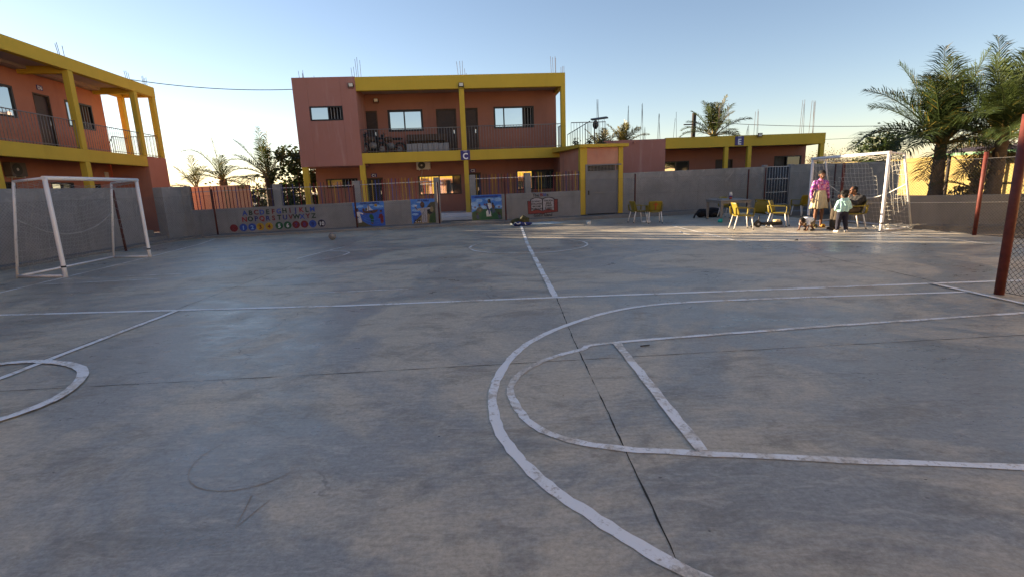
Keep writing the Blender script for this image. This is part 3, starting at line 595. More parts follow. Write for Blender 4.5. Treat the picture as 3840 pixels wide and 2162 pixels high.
def rebars(parent, f, u, v, z, spec, name='starter_bars'):
    b = MB()
    for du, dv, h, lean in spec: b.tube([f(u + du, v + dv, z - .1), f(u + du + lean, v + dv, z + h)], .009, 5)
    return b.build(name, 'rebar', parent)
def floodlight(f, u, v, z, label, group='floodlights on the buildings', tilt=-.25):
    t = thing('floodlight', label, 'floodlight', f(u, v, z), group)
    b = MB(); b.hexa([f(u - .11, v - .10, z - .08), f(u + .11, v - .10, z - .08), f(u + .11, v - .05, z - .09), f(u - .11, v - .05, z - .09), f(u - .11, v - .15, z + .08), f(u + .11, v - .15, z + .08), f(u + .11, v - .10, z + .09), f(u - .11, v - .10, z + .09)]); b.build('housing', 'black_plastic', t, bevel=.008)
    q = MB(); q.hexa([f(u - .085, v - .109, z - .06), f(u + .085, v - .109, z - .06), f(u + .085, v - .10, z - .06), f(u - .085, v - .10, z - .06), f(u - .085, v - .157, z + .065), f(u + .085, v - .157, z + .065), f(u + .085, v - .14, z + .065), f(u - .085, v - .14, z + .065)]); q.build('lens', 'lamp_glass', t)
    k = MB(); k.tube([f(u - .12, v - .1, z), f(u - .12, v - .1, z - .13), f(u, v, z - .14), f(u + .12, v - .1, z - .13), f(u + .12, v - .1, z)], .009, 5); k.build('bracket', 'black_plastic', t)
def block_sign(f, u0, u1, z0, z1, v, ch, label):
    t = thing('sign', label, 'sign', f((u0 + u1) / 2, v, z0)); b = MB(); b.box(f, u0, u1, v - .02, v, z0, z1); b.build('plate', 'sign_blue', t)
    q = MB(); w_ = u1 - u0; h = z1 - z0; text_mesh(q, f, ch, (u0 + u1) / 2, z0 + .1 * h, .88 * h, v - .025, bold=.012, ext=.003, sx=.9); q.box(f, u0 + .3 * w_, u1 - .3 * w_, v - .025, v - .019, z1 - .1 * h, z1 - .05 * h); q.build('lettering', 'sign_white', t)
def small_sign(f, u, z, v, ch, label):
    t = thing('room_sign', label, 'sign', f(u, v, z)); b = MB(); b.box(f, u - .14, u + .14, v - .015, v, z - .08, z + .09); b.build('plate', 'sign_blue', t)
    q = MB(); text_mesh(q, f, ch, u, z - .055, .17, v - .019, bold=.004, ext=.002); q.build('lettering', 'sign_white', t)
def aircon(f, u0, u1, z0, z1, v, label, case='ac_white'):
    t = thing('air_conditioner', label, 'air conditioner', f((u0 + u1) / 2, v, z0)); b = MB(); b.box(f, u0, u1, v - .27, v - .03, z0, z1); b.build('casing', case, t, bevel=.015)
    q = MB(); cx = u0 + (u1 - u0) * .38; r = (z1 - z0) * .44; q.disc(f, cx, (z0 + z1) / 2, r, r, v - .278, v - .268, 0); q.disc(f, cx, (z0 + z1) / 2, r * .25, r * .25, v - .286, v - .277, 1)
    for i in range(3): q.disc(f, cx, (z0 + z1) / 2, r * (1 - .2 * i), r * (1 - .2 * i), v - .28 - .002 * i, v - .277, i % 2 * 0)
    q.build('fan_grille', ['ac_fan', 'ac_white'], t)
    k = MB(); k.box(f, u0 + .1, u0 + .14, v - .25, v, z0 - .04, z0); k.box(f, u1 - .14, u1 - .1, v - .25, v, z0 - .04, z0); k.tube([f(u0 + .25, v - .06, z0), f(u0 + .22, v - .03, z0 - .2), f(u0 + .16, v - .02, z0 - .45)], .01, 5); k.build('bracket', 'ac_white', t)

# --- block C, two storeys across the back
C = thing('school_building', 'two storey terracotta and yellow school block with an upper gallery, centre back', 'building', FC(-3, 0, 0))
CZ0, CZ1 = .32, 3.1
up_w = [(-5.57, -3.9, 4.23, 5.24), (-.46, 1.51, 4.25, 5.26)]; up_d = [(-6.9, -6.07, 3.12, 5.22), (-3.26, -2.29, 3.12, 5.23), (-2.02, -1.24, 3.12, 5.24)]
lo_w = [(-8.79, -7.28, 1.66, 2.1), (-4.31, -2.22, 1.16, 2.1), (.56, 2.5, 1.26, 2.2)]; lo_d = [(-6.86, -6.05, .33, 2.09), (-1.94, -1.23, .33, 2.17)]
b = MB(); b.wall(FC, -9.05, 2.62, 1.8, 2.0, .32, 5.97, up_w + up_d + lo_w + lo_d)
b.box(FC, 2.42, 2.62, 2.0, 8, .0, 5.97); b.box(FC, 2.44, 2.6, .26, 1.8, 0, 2.94); b.box(FC, -9.25, -9.05, 1.8, 8, 0, 5.97); b.box(FC, -9.05, 2.42, 7.8, 8, 0, 5.97)
b.box(FC, -9.05, 2.42, 2.0, 7.8, 3.0, 3.08); b.build('wall', 'orange', C)
b = MB(); b.wall(FC, -9.32, -6.6, -.002, .16, 2.62, 6.42, [(-8.68, -7.25, 4.6, 5.21)]); b.box(FC, -6.76, -6.6, .16, 1.8, 2.62, 5.97); b.box(FC, -9.32, -9.16, .16, 1.8, 2.62, 6.42); b.box(FC, -9.16, -6.76, .16, 1.8, 2.62, 2.78); b.build('corner_block', 'pink', C, bevel=.012)
part('roof_slab', 'ceiling', C, (-9.28, 2.72, .26, 8.0, 5.98, 6.2), (-9.16, 2.75, 8.0, 8.2, 5.97, 6.4), f=FC)
part('roof_beam', 'yellow', C, (-6.598, 2.76, 0, .25, 5.82, 6.4), (2.55, 2.76, .25, 8.0, 5.83, 6.395), f=FC, bevel=.012)
part('floor_beam', 'yellow', C, (-6.598, 2.76, .003, .25, 2.69, 3.15), f=FC, bevel=.012)
part('floor_slab', 'ceiling', C, (-6.6, 2.7, .25, 1.8, 2.95, 3.1), f=FC)
for u0, u1, z0, z1 in ((-2.07, -1.84, 3.15, 5.82), (2.55, 2.76, 3.15, 5.82), (-9.3, -9.06, 0, 2.62), (-6.75, -6.52, 0, 2.69), (-2.02, -1.81, .32, 2.69), (2.55, 2.76, 0, 2.69)): part('column', 'yellow', C, (u0, u1, .012, .24, z0, z1), f=FC, bevel=.01)
part('plinth', 'white_tile', C, (-9.0, 2.62, -.08, 1.8, 0, .315), (-9.0, 2.62, -.38, -.08, 0, .16), f=FC, bevel=.01)
window(C, FC, -8.68, -7.25, 4.6, 5.21, 0, [(-8.68, -7.87, 'glass'), (-7.87, -7.25, 'bars')])
window(C, FC, *up_w[0], 1.8, [(-5.57, -4.79, 'glass'), (-4.79, -3.9, 'glass')], fw=.1)
window(C, FC, *up_w[1], 1.8, [(-.46, .03, 'glass'), (.03, .97, 'glass'), (.97, 1.51, 'bars')], fw=.075)
window(C, FC, *lo_w[0], 1.8, [(-8.79, -8.0, 'dim'), (-8.0, -7.28, 'bars')])
window(C, FC, *lo_w[1], 1.8, [(-4.31, -3.3, 'glass'), (-3.3, -2.62, 'glass'), (-2.62, -2.22, 'dim')])
window(C, FC, *lo_w[2], 1.8, [(.56, 1.35, 'glass'), (1.35, 2.15, 'curtain'), (2.15, 2.5, 'dim')])
for d in up_d + lo_d: door(C, FC, *d, 1.8, mat='door' if d[2] > 1 else 'black_frame')
railing(C, FC, -6.58, -2.08, .12, 3.15, 4.18); railing(C, FC, -1.83, 2.54, .12, 3.15, 4.2)
f_ = Fr(*FC(2.66, .3, 0)[:2], 94); railing(C, f_, 0, 1.3, 0, 3.15, 4.2)
rebars(C, FC, -9.1, .5, 6.42, [(0, 0, .38, -.03), (.1, .1, .3, 0), (.18, 0, .4, -.02), (.05, .3, .35, .02), (.6, .2, .2, -.03), (.85, .1, .12, 0), (.95, .2, .15, 0)])
rebars(C, FC, -6.65, .3, 6.4, [(-.1, 0, .45, -.03), (0, 0, .48, -.02), (.06, .2, .85, -.03), (.14, .1, .9, 0), (.22, .3, .82, 0)])
rebars(C, FC, -1.95, .3, 6.4, [(-.1, 0, .62, -.06), (0, .1, .66, -.02), (.08, 0, .64, .02), (.2, .2, .36, -.02), (.25, 0, .12, 0)])
rebars(C, FC, 2.3, .3, 6.4, [(-.12, 0, .76, -.03), (-.02, .1, .74, -.02), (.06, 0, .76, 0), (.12, .2, .74, 0), (.36, .2, .34, 0), (.44, .3, .4, .02), (.5, .2, .38, 0)])
floodlight(FC, -6.77, 0, 6.05, 'small black floodlight on the terracotta corner block beside the yellow beam'); floodlight(FC, -1.95, 0, 5.96, 'small black floodlight above the middle yellow column of the gallery')
floodlight(FC, -6.05, 1.8, 5.68, 'white lens floodlight on the wall above the gallery door')
block_sign(FC, -2.14, -1.71, 2.71, 3.135, 0, 'C', 'blue sign with a white letter C on the yellow beam')
small_sign(FC, -6.47, 2.2, 1.8, 'C1', 'small blue room sign C1 above a ground floor door'); small_sign(FC, -1.62, 2.27, 1.8, 'C2', 'small blue room sign C2 above a ground floor door')
aircon(FC, -4.35, -3.68, 2.4, 2.8, 1.8, 'beige air conditioner unit under the yellow beam of the centre block')
# things left on the upper gallery
for i in range(8):
    t = thing('concrete_block', 'grey concrete block standing in a row behind the gallery railing', 'block', FC(-4.62 + .245 * i, .55, 3.13), 'row of grey blocks on the gallery')
    b = MB(); u = -4.62 + .245 * i; b.box(FC, u, u + .228, .45, .68, 3.1, 3.53 + .01 * (i % 3)); tag(b.build('block', 'block_grey', t, bevel=.008))
t = thing('bench', 'brown wooden bench behind the row of grey blocks', 'bench', FC(-3.7, 1.3, 3.1)); b = MB(); b.box(FC, -4.7, -2.75, 1.1, 1.55, 3.72, 3.77); b.build('seat', 'brown_board', t); b = MB(); b.box(FC, -4.7, -2.75, 1.56, 1.6, 3.5, 4.05); b.build('backrest', 'brown_board', t)
for u in (-4.65, -2.85): b = MB(); b.box(FC, u, u + .06, 1.12, 1.55, 3.1, 3.72); b.build('leg', 'brown_board', t)
def motorbike(f, u, v, z, label):
    t = thing('motorcycle', label, 'motorcycle', f(u, v, z), 'motorcycles parked on the gallery')
    for du in (-.42, .42):
        b = MB(); ring = [f(u + du + .27 * math.cos(2 * math.pi * i / 16), v, z + .28 + .27 * math.sin(2 * math.pi * i / 16)) for i in range(17)]; b.tube(ring, .05, 6, cap=False); wq = b.build('wheel', 'black_plastic', t)
        b = MB(); b.disc(f, u + du, z + .28, .12, .12, v - .02, v + .02); b.build('hub', 'rail_grey', wq)
    b = MB(); b.ell(f(u - .08, v, z + .72), (.26, .13, .12)); b.build('fuel_tank', 'brown_board', t)
    b = MB(); b.ell(f(u + .3, v, z + .74), (.3, .12, .06)); b.build('seat', 'black_cloth', t)
    b = MB(); b.ell(f(u, v, z + .42), (.2, .12, .16)); b.build('engine', 'rail_grey', t)
    b = MB(); b.tube([f(u - .42, v, z + .28), f(u - .28, v, z + .98)], .03, 6); b.tube([f(u - .25, v - .32, z + 1.0), f(u - .29, v, z + .98), f(u - .25, v + .32, z + 1.0)], .02, 6); b.tube([f(u - .2, v, z + .75), f(u + .1, v, z + .4), f(u + .42, v, z + .28)], .03, 6); b.build('frame', 'black_plastic', t)
    b = MB(); b.ell(f(u - .36, v, z + .88), (.09, .1, .09)); b.build('headlight', 'black_plastic', t)
motorbike(FC, -6.2, .75, 3.1, 'dark motorcycle parked at the left end of the gallery'); motorbike(FC, -5.45, 1.2, 3.1, 'dark motorcycle parked below the gallery window')

# --- entrance porch with the steel gate
P = thing('entrance_porch', 'terracotta porch with yellow posts, flat roof terrace and grey steel gate', 'porch', FW(4, 0, 0))
part('post', 'yellow', P, (3.03, 3.33, 0, .28, .17, 2.9), f=FW, bevel=.01); part('post', 'yellow', P, (4.69, 4.885, 0, .28, .17, 2.9), f=FW, bevel=.01)
part('lintel', 'pink_porch', P, (3.33, 4.69, .05, .22, 2.225, 2.9), f=FW)
b = MB(); pa, pb = FW(3.1, .28), FC(2.45, -.02); qa, qb = FW(3.25, .28), FC(2.6, -.02)
Z = lambda p, z: Vector((p.x, p.y, z)); b.hexa([Z(pa, 0), Z(qa, 0), Z(qb, 0), Z(pb, 0), Z(pa, 2.9), Z(qa, 2.9), Z(qb, 2.9), Z(pb, 2.9)]); b.build('side_wall', 'pink_porch', P)
b = MB(); pa, qa, pb, qb = FW(2.97, -.12), FW(5.08, -.12), FC(2.1, -.01), FC(4.6, -.01)
b.hexa([Z(pa, 2.9), Z(qa, 2.9), Z(qb, 2.9), Z(pb, 2.9), Z(pa, 3.03), Z(qa, 3.03), Z(qb, 3.1), Z(pb, 3.1)]); b.build('roof_slab', 'yellow', P, bevel=.01)
b = MB(); b.box(FW, 3.335, 4.685, .06, .1, .19, 1.93); b.box(FW, 3.335, 3.4, .045, .06, .19, 1.93); b.box(FW, 4.62, 4.685, .045, .06, .19, 1.93); b.box(FW, 3.4, 4.62, .045, .06, 1.02, 1.08); gl = b.build('gate', 'gate_grey', P, bevel=.004)
b = MB(); b.box(FW, 3.36, 3.42, .01, .045, .98, 1.16); b.build('lock', 'black_plastic', gl)
b = MB(); b.box(FW, 3.25, 3.335, -.03, .11, .18, 2.2); b.box(FW, 3.25, 4.8, -.032, .108, 2.17, 2.222); b.box(FW, 3.335, 4.685, .02, .1, 1.93, 1.96); fr = b.build('gate_frame', 'gate_grey', P)
b = MB()
for i in range(22): u = 3.36 + 1.3 * i / 21; b.box(FW, u - .006, u + .006, .05, .062, 1.96, 2.17)
for z in (2.01, 2.065, 2.12): b.box(FW, 3.34, 4.68, .045, .057, z - .005, z + .005)
b.build('grille', 'rail_grey', fr)
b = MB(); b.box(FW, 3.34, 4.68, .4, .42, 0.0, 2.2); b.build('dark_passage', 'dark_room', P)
tr = Fr(*FC(2.8, -1.05, 0)[:2], 4); railing(P, tr, 0, 1.55, 0, 3.06, 4.1)
b = MB()
for i in range(10):
    k = i / 9; a = FC(2.95 + 1.15 * k, .6 + .3 * k, 3.08); z1 = 3.75 + .62 * k
    b.tube([a, Vector((a.x, a.y, z1))], .012, 5)
b.tube([FC(2.95, .6, 3.75), FC(4.1, .9, 4.37)], .02, 6); b.build('stair_rail', 'wire_dark', P)
t = thing('solar_lamp', 'dark solar lamp panel on a short pole above the porch terrace', 'lamp', FC(4.15, .2, 3.05))
b = MB(); b.tube([FC(4.15, .2, 3.05), FC(4.15, .2, 4.3)], .03, 6); b.build('pole', 'black_plastic', t)
b = MB(); b.hexa([FC(4.0, .0, 4.28), FC(4.75, .0, 4.36), FC(4.75, .35, 4.44), FC(4.0, .35, 4.36), FC(4.0, .0, 4.34), FC(4.75, .0, 4.42), FC(4.75, .35, 4.5), FC(4.0, .35, 4.42)]); b.build('panel', 'black_plastic', t)
b = MB(); b.ell(FC(4.2, .2, 4.12), (.14, .12, .2)); b.build('lamp_head', 'black_plastic', t)
for u, du, lab in ((3.15, .26, 'dark potted plant on the porch terrace nearest the yellow column'), (3.75, .3, 'dark potted plant in the middle of the porch terrace'), (4.35, .22, 'dark potted plant on the porch terrace beside the lamp pole')):
    t = thing('potted_plant', lab, 'plant', FC(u, -.5, 3.05)); b = MB(); b.tube([FC(u, -.5, 3.05), FC(u, -.5, 3.22)], [.09, .12], 10); b.build('pot', 'black_plastic', t)
    b = MB()
    for i in range(60):
        c0 = FC(u + rng.gauss(0, .08), -.5 + rng.gauss(0, .08), 3.24 + abs(rng.gauss(0, .1))); d = Vector((rng.gauss(0, 1), rng.gauss(0, 1), rng.gauss(0, .6))).normalized() * .07; e = Vector((rng.gauss(0, 1), rng.gauss(0, 1), rng.gauss(0, 1))).normalized() * .03; b.add([c0 - d, c0 + e, c0 + d, c0 - e], [(0, 1, 2, 3)])
    b.build('foliage', 'leaf_dark', t)

# --- block D on the left
D = thing('school_building', 'two storey orange and yellow school block with open corner gallery at left', 'building', FD(0, 0, 0))
FZ = 3.3; n0 = -12
dw = [(1.9, 3.37, 4.33, 5.38), (5.82, 7.40, 4.34, 5.35), (-2.1, -.6, 4.33, 5.38)]; dd = [(4.24, 5.04, 3.32, 5.34), (.3, 1.1, 3.32, 5.34)]
dlw = [(4.2, 5.4, 1.15, 2.2), (1.0, 2.6, 1.2, 2.2), (6.2, 7.0, 1.3, 2.15)]
b = MB(); b.wall(FD, n0, 8.18, 1.6, 1.8, 0, 5.97, dw + dd + dlw); b.box(FD, 7.98, 8.18, 1.8, 8, 0, 5.97); b.box(FD, n0, 8.18, 8, 8.2, 0, 5.97); b.box(FD, n0, n0 + .2, 1.8, 8, 0, 5.97); b.box(FD, n0 + .2, 7.98, 1.8, 8.0, 3.1, 3.2); b.build('wall', 'orange_d', D)
b = MB(); b.wall(FD, 7.78, 9.35, 0, .15, 0, 3.29, []); b.box(FD, 9.2, 9.35, .15, 1.5, 0, 3.29); b.box(FD, 7.78, 7.93, .15, 1.5, 0, 3.29); b.build('stair_wall', 'orange_d', D, bevel=.012)
part('roof_beam', 'yellow', D, (n0, 9.35, 0, .22, 5.96, 6.4), (9.13, 9.348, .22, 1.5, 5.962, 6.39), (8.18, 9.13, 1.28, 1.5, 5.965, 6.39), f=FD, bevel=.012)
part('roof_slab', 'ceiling', D, (n0, 9.13, .22, 1.28, 6.1, 6.3), (n0, 8.18, 1.28, 8.2, 6.0, 6.3), f=FD)
for u in (-.2, 3.74, 7.66): part('ceiling_beam', 'yellow', D, (u, u + .2, .22, 1.6, 5.86, 6.1), f=FD)
part('floor_beam', 'yellow', D, (n0, 7.776, .002, .22, 2.86, 3.3), f=FD, bevel=.012)
part('floor_slab', 'ceiling', D, (n0, 9.2, .22, 1.6, 3.1, 3.285), f=FD)
for u0, u1 in ((-12, -11.75), (-8.3, -8.05), (-4.1, -3.85), (-.25, .0), (3.72, 3.97), (7.64, 7.88), (9.1, 9.345)): part('column', 'yellow', D, (u0, u1, .01, .21, 3.3, 5.96), f=FD, bevel=.01)
part('column', 'yellow', D, (9.1, 9.34, 1.29, 1.49, 3.3, 5.965), f=FD, bevel=.01)
for u in (-11.87, -8.2, -4.0, -.1, 3.84): part('column', 'yellow', D, (u - .13, u + .13, .01, .22, 0, 2.86), f=FD, bevel=.01)
window(D, FD, *dw[0], 1.6, [(1.9, 3.37, 'glass')], fw=.07); window(D, FD, *dw[1], 1.6, [(5.82, 6.65, 'glass'), (6.65, 7.40, 'bars')], fw=.07); window(D, FD, *dw[2], 1.6, [(-2.1, -.6, 'glass')], fw=.07)
for q in dlw: window(D, FD, *q, 1.6, [(q[0], (q[0] + q[1]) / 2, 'glass'), ((q[0] + q[1]) / 2, q[1], 'dim')])
for q in dd: door(D, FD, *q, 1.6)
prev = n0
for u in (-15.75, -11.95, -8.05, -3.85, 0.0, 3.97, 7.88): pass
for a, c in ((-3.85, -.25), (0.0, 3.72), (3.97, 7.64), (7.88, 9.1)): railing(D, FD, a, c, .11, 3.3, 4.27, gap=.13)
f_ = Fr(*FD(9.22, .2, 0)[:2], 188); railing(D, f_, 0, 1.1, 0, 3.3, 4.27, gap=.13)
f_ = Fr(*FD(8.2, 1.4, 0)[:2], 98); railing(D, f_, 0, .9, 0, 3.3, 4.2, gap=.13)
b = MB(); b.tube([FD(8.25, 1.9, 3.5), FD(9.0, 1.9, 4.3)], .02, 6)
for i in range(7): k = i / 6; b.tube([FD(8.25 + .75 * k, 1.9, 3.1), FD(8.25 + .75 * k, 1.9, 3.5 + .8 * k)], .01, 5)
b.build('stair_rail', 'wire_dark', D)
for u, s in ((3.75, [(-.05, 0, .42, -.08), (.05, .1, .4, -.1), (.15, 0, .38, -.02)]), (7.62, [(-.02, 0, .34, -.06), (.06, .1, .36, -.08), (.12, 0, .3, -.06)]), (8.95, [(-.1, 0, .4, -.04), (0, .1, .4, -.03), (.1, 0, .38, 0), (.18, .1, .36, 0)]), (-.1, [(0, 0, .4, 0), (.1, 0, .4, .02)])): rebars(D, FD, u, .12, 6.4, s)
small_sign(FD, 4.65, 5.55, 1.6, 'D6', 'small blue room sign D6 above an upper gallery door')
aircon(FD, 2.2, 2.85, 2.37, 2.82, 1.6, 'air conditioner unit with casing darkened as in shade and pale fan ring, left block', 'ac_shaded')
t = thing('notice_board', 'small pale notice on the dark ground floor wall of the left block', 'notice', FD(7.85, 1.5, 2.4)); b = MB(); b.box(FD, 7.4, 7.65, 1.575, 1.6, 2.36, 2.66); b.build('board', 'ac_white', t)

# --- block E, low, on the right
E_ = thing('school_building', 'single storey terracotta and yellow school block at right with starter bars on roof', 'building', FE(3, 0, 0))
ew = [(.2, 1.83, 1.2, 2.44), (6.5, 8.0, 1.2, 2.52)]; ed = [(3.27, 4.22, .1, 2.45)]
b = MB(); b.wall(FE, -.06, 8.22, 1.7, 1.9, 0, 3.05, ew + ed); b.box(FE, 8.02, 8.22, 1.9, 8, 0, 3.05); b.box(FE, -3.2, 8.22, 8, 8.2, 0, 3.05); b.box(FE, -3.2, -3.0, 2.2, 8, 0, 3.05); b.build('wall', 'orange', E_)
part('corner_block', 'pink', E_, (-3.24, -.06, 0, 2.2, 0, 3.49), f=FE, bevel=.012)
part('roof_beam', 'yellow', E_, (-.058, 8.13, .002, .22, 3.0, 3.53), (7.9, 8.128, .22, 8.2, 3.0, 3.525), f=FE, bevel=.012)
part('roof_slab', 'ceiling', E_, (-.05, 7.9, .22, 8.2, 3.06, 3.4), f=FE)
for u0, u1 in ((2.97, 3.17), (4.16, 4.36), (7.9, 8.12)): part('column', 'yellow', E_, (u0, u1, .012, .21, 0, 3.0), f=FE, bevel=.01)
window(E_, FE, *ew[0], 1.7, [(.2, 1.12, 'glass'), (1.12, 1.83, 'dim')]); window(E_, FE, *ew[1], 1.7, [(6.5, 7.2, 'curtain'), (7.2, 8.0, 'dim')]); door(E_, FE, *ed[0], 1.7)
for u, zt, s in ((-3.3, 5.8, (.0, .08, .16)), (-3.0, 4.8, (0, .1)), (-1.7, 5.35, (-.1, .05, .12)), (-.98, 5.55, (-.06, .05, .1)), (-.82, 4.3, (-.04, .06)), (-.1, 4.9, (-.08, .02, .1)), (.75, 4.9, (-.06, .08)), (3.0, 5.2, (-.1, 0, .06)), (3.5, 5.3, (0, .1)), (4.6, 4.25, (-.12, 0, .1)), (5.05, 4.95, (-.08, .02, .1)), (7.5, 5.3, (-.12, -.02, .08)), (8.0, 5.45, (-.1, 0, .06, .12))):
    rebars(E_, FE, u, 1.0, 3.45, [(x, rng.uniform(-.1, .1), zt - 3.45 - rng.uniform(0, .35), -x * .8 + rng.uniform(-.04, .04)) for x in s])
rebars(E_, FE, 1.5, .6, 3.45, [(0, 0, .9, .1), (.1, 0, .88, .12)])
block_sign(FE, 3.47, 3.91, 3.05, 3.49, 0, 'E', 'blue sign with a white letter E on the yellow beam'); floodlight(FE, 4.68, 0, 3.52, 'small black floodlight on the roof edge of the low block')
t = thing('roof_pipe', 'pale drain spout sticking out of the terracotta corner of the low block', 'pipe', FE(-2, 0, 3.4)); b = MB(); b.tube([FE(-1.65, 0, 3.37), FE(-1.7, -.35, 3.33)], .035, 8); tag(b.build('spout', 'pink_porch', t))
t = thing('utility_pole', 'dark weathered utility pole rising behind the low block', 'pole', FE(2.15, 8.6, 0)); b = MB(); b.tube([FE(4.72, 8.8, 0), FE(4.85, 8.8, 5.75)], [.16, .14], 8); b.build('pole', 'wood_dark', t); b = MB(); b.box(FE, 4.1, 4.72, 8.62, 8.7, 4.98, 5.05); b.build('crossarm', 'wood_dark', t)

# --- houses behind the camera and to its right, for pane reflections; B set near and the right one added to bounce light
B = thing('school_building', 'yellow and orange school block facing the court from the camera side', 'building', (-6, -9, 0)); fb = Fr(9, -9, 180)
b = MB(); b.box(fb, 0, 26, 1.6, 8, -.3, 5.4); b.build('wall', 'peach', B); part('floor_beam', 'yellow', B, (0, 26, 0, .25, 2.5, 3.0), (0, 26, 0, .25, 4.9, 5.5), f=fb)
for i in range(7): part('column', 'yellow', B, (.1 + 4.2 * i, .4 + 4.2 * i, .01, .24, -.3, 4.9), f=fb)
for i in range(6): part('window', 'black_frame', B, (1.5 + 4.2 * i, 2.9 + 4.2 * i, 1.55, 1.6, 1.0, 2.0), f=fb)
B2 = thing('house', 'cream house with small dark windows facing the court from the camera side', 'house', (22, -6, 0)); fb = Fr(32, -4, 170)
b = MB(); b.box(fb, 0, 16, 0, 7, 0, 4.6); b.build('wall', 'cream', B2); part('window', 'black_frame', B2, (5, 5.8, -.03, 0, 2.3, 2.8), (9, 9.8, -.03, 0, 2.3, 2.8), (12.5, 13.3, -.03, 0, 2.3, 2.8), f=fb)
B3 = thing('house', 'unseen long cream house with yellow eaves, added right of the court to bounce light', 'house', (13.6, -2, 0)); fb = Fr(13.6, 8.6, -90)  # added out of view; its sunlit wall throws warm light onto the court
b = MB(); b.box(fb, 0, 21, 0, 7, -.3, 5.2); b.build('wall', 'cream', B3); part('eaves', 'yellow', B3, (-.3, 21.3, -.5, 7.2, 5.2, 5.5), f=fb); part('window', 'black_frame', B3, (3, 4.4, -.03, 0, 1.2, 2.3), (8, 9.4, -.03, 0, 1.2, 2.3), (13, 14.4, -.03, 0, 1.2, 2.3), f=fb)
# ---------------------------------------------------------------- goals
NR = .003
def goal(name, label, A, Bp, bA, bB, tA, tB, net_cols, sagf, net_mat, torn=0.0):
    """A, Bp front post feet; bA, bB back feet; tA, tB back top corners"""
    A, Bp, bA, bB, tA, tB = map(Vector, (A, Bp, bA, bB, tA, tB)); Z = Vector((0, 0, 1)); H = 1.97
    t = thing(name, label, 'goal', (A + Bp) / 2)
    for p in (A, Bp):
        b = MB(); b.tube([p, p + Z * .25, p + Z * 1.0, p + Z * 2.0], .042, 10); po = b.build('post', 'goal', t)
        b = MB(); b.tube([p + Z * .2, p + Z * .235], .0445, 10); b.build('scuffed_band', 'black_plastic', po)
    b = MB(); d = (Bp - A).normalized(); b.tube([A + Z * H - d * .042, Bp + Z * H + d * .042], .042, 10); b.build('crossbar', 'goal', t)
    b = MB(); b.tube([A + Z * H, tA], .025, 8); b.tube([Bp + Z * H, tB], .025, 8); b.build('top_arm', 'goal', t)
    for top, foot in ((tA, bA), (tB, bB)):
        b = MB(); m = top.lerp(foot, .3) + (top - foot).cross(Bp - A).normalized() * 0; b.tube([top, m, foot], .026, 8); b.build('back_stay', 'goal', t)
    b = MB(); b.tube([bA + Z * .03, bB + Z * .03], .025, 8); b.tube([A + Z * .03, bA + Z * .03], .025, 8); b.tube([Bp + Z * .03, bB + Z * .03], .025, 8); b.build('ground_bar', 'goal', t)
    nb = MB(); r2 = random.Random(3)
    nu, nv = net_cols
    def P(u, k):                        # u along the goal, k down from the crossbar
        top = A.lerp(Bp, u) + Z * (H - .03); foot = bA.lerp(bB, u) + Z * .05; bk = tA.lerp(tB, u)
        if k < .22: p = top.lerp(bk - Z * .1, k / .22)
        else: p = (bk - Z * .1).lerp(foot, (k - .22) / .78)
        s = math.sin(math.pi * u) * sagf; p = p - Z * s * (1 - abs(2 * k - .7)) * .6
        p.z = max(p.z, .03); n = noise.noise_vector(Vector((u * 5, k * 5, len(name)))) * .06
        return p + n
    def torn_at(u, k): return torn and noise.noise(Vector((u * 3.3 + 4, k * 3.1, 2))) > torn
    for i in range(nu + 1):
        run = []
        for j in range(nv + 1):
            u, k = i / nu, j / nv
            if torn_at(u, k):
                if len(run) > 1: nb.tube(run, NR, 4, cap=False)
                run = []
            else: run.append(P(u, k))
        if len(run) > 1: nb.tube(run, NR, 4, cap=False)
    for j in range(nv + 1):
        run = []
        for i in range(nu + 1):
            u, k = i / nu, j / nv
            if torn_at(u, k):
                if len(run) > 1: nb.tube(run, NR, 4, cap=False)
                run = []
            else: run.append(P(u, k) - Z * .02 * (i % 2))
        if len(run) > 1: nb.tube(run, NR, 4, cap=False)
    for front, tp, ft in ((A, tA, bA), (Bp, tB, bB)):     # side nets, loose and bunched
        top = front + Z * H; n2 = 7
        for i in range(n2):
            a = top.lerp(tp, i / (n2 - 1)); c = front.lerp(ft, .25 + .7 * i / (n2 - 1)) + Z * r2.uniform(.1, .7)
            mid = a.lerp(c, .5) + Vector((r2.uniform(-.08, .08), r2.uniform(-.08, .08), r2.uniform(-.1, .1))); nb.tube([p + noise.noise_vector(p * 3) * .04 for p in spline([a, mid, c], 5)], NR, 4, cap=False)
        for k in (.1, .2, .3, .42, .55, .66):
            a = front + Z * (H * (1 - k)); c = tp.lerp(ft, k + r2.uniform(-.05, .05)); nb.tube([p + noise.noise_vector(p * 4) * .05 for p in sag(a, c, .12 + r2.random() * .1, 8)], NR, 4, cap=False)
    nb.build('net', net_mat, t)
    rp = MB(); a, c = tA.lerp(bA, .38), tB.lerp(bB, .38); rp.tube([p + noise.noise_vector(p * 6) * .015 for p in sag(a, c, .42, 24)], .013, 6); rp.build('net_rope', net_mat, t)
    return t
goal('football_goal', 'white football goal with sagging net in front of the left wall', (-9.08, 10.14, 0), (-9.43, 13.10, 0), (-10.22, 10.30, 0), (-10.5, 13.25, 0), (-9.85, 10.3, 1.93), (-10.15, 13.2, 1.92), (24, 18), .55, 'net_grey')
gR = goal('football_goal', 'white football goal with torn net beside the children at right', (9.45, 15.95, 0), (9.53, 12.88, 0), (10.55, 16.5, 0), (10.64, 13.30, 0), (10.0, 16.2, 1.92), (10.08, 13.1, 1.93), (22, 18), .12, 'net', .28)
b = MB(); r3 = random.Random(5)
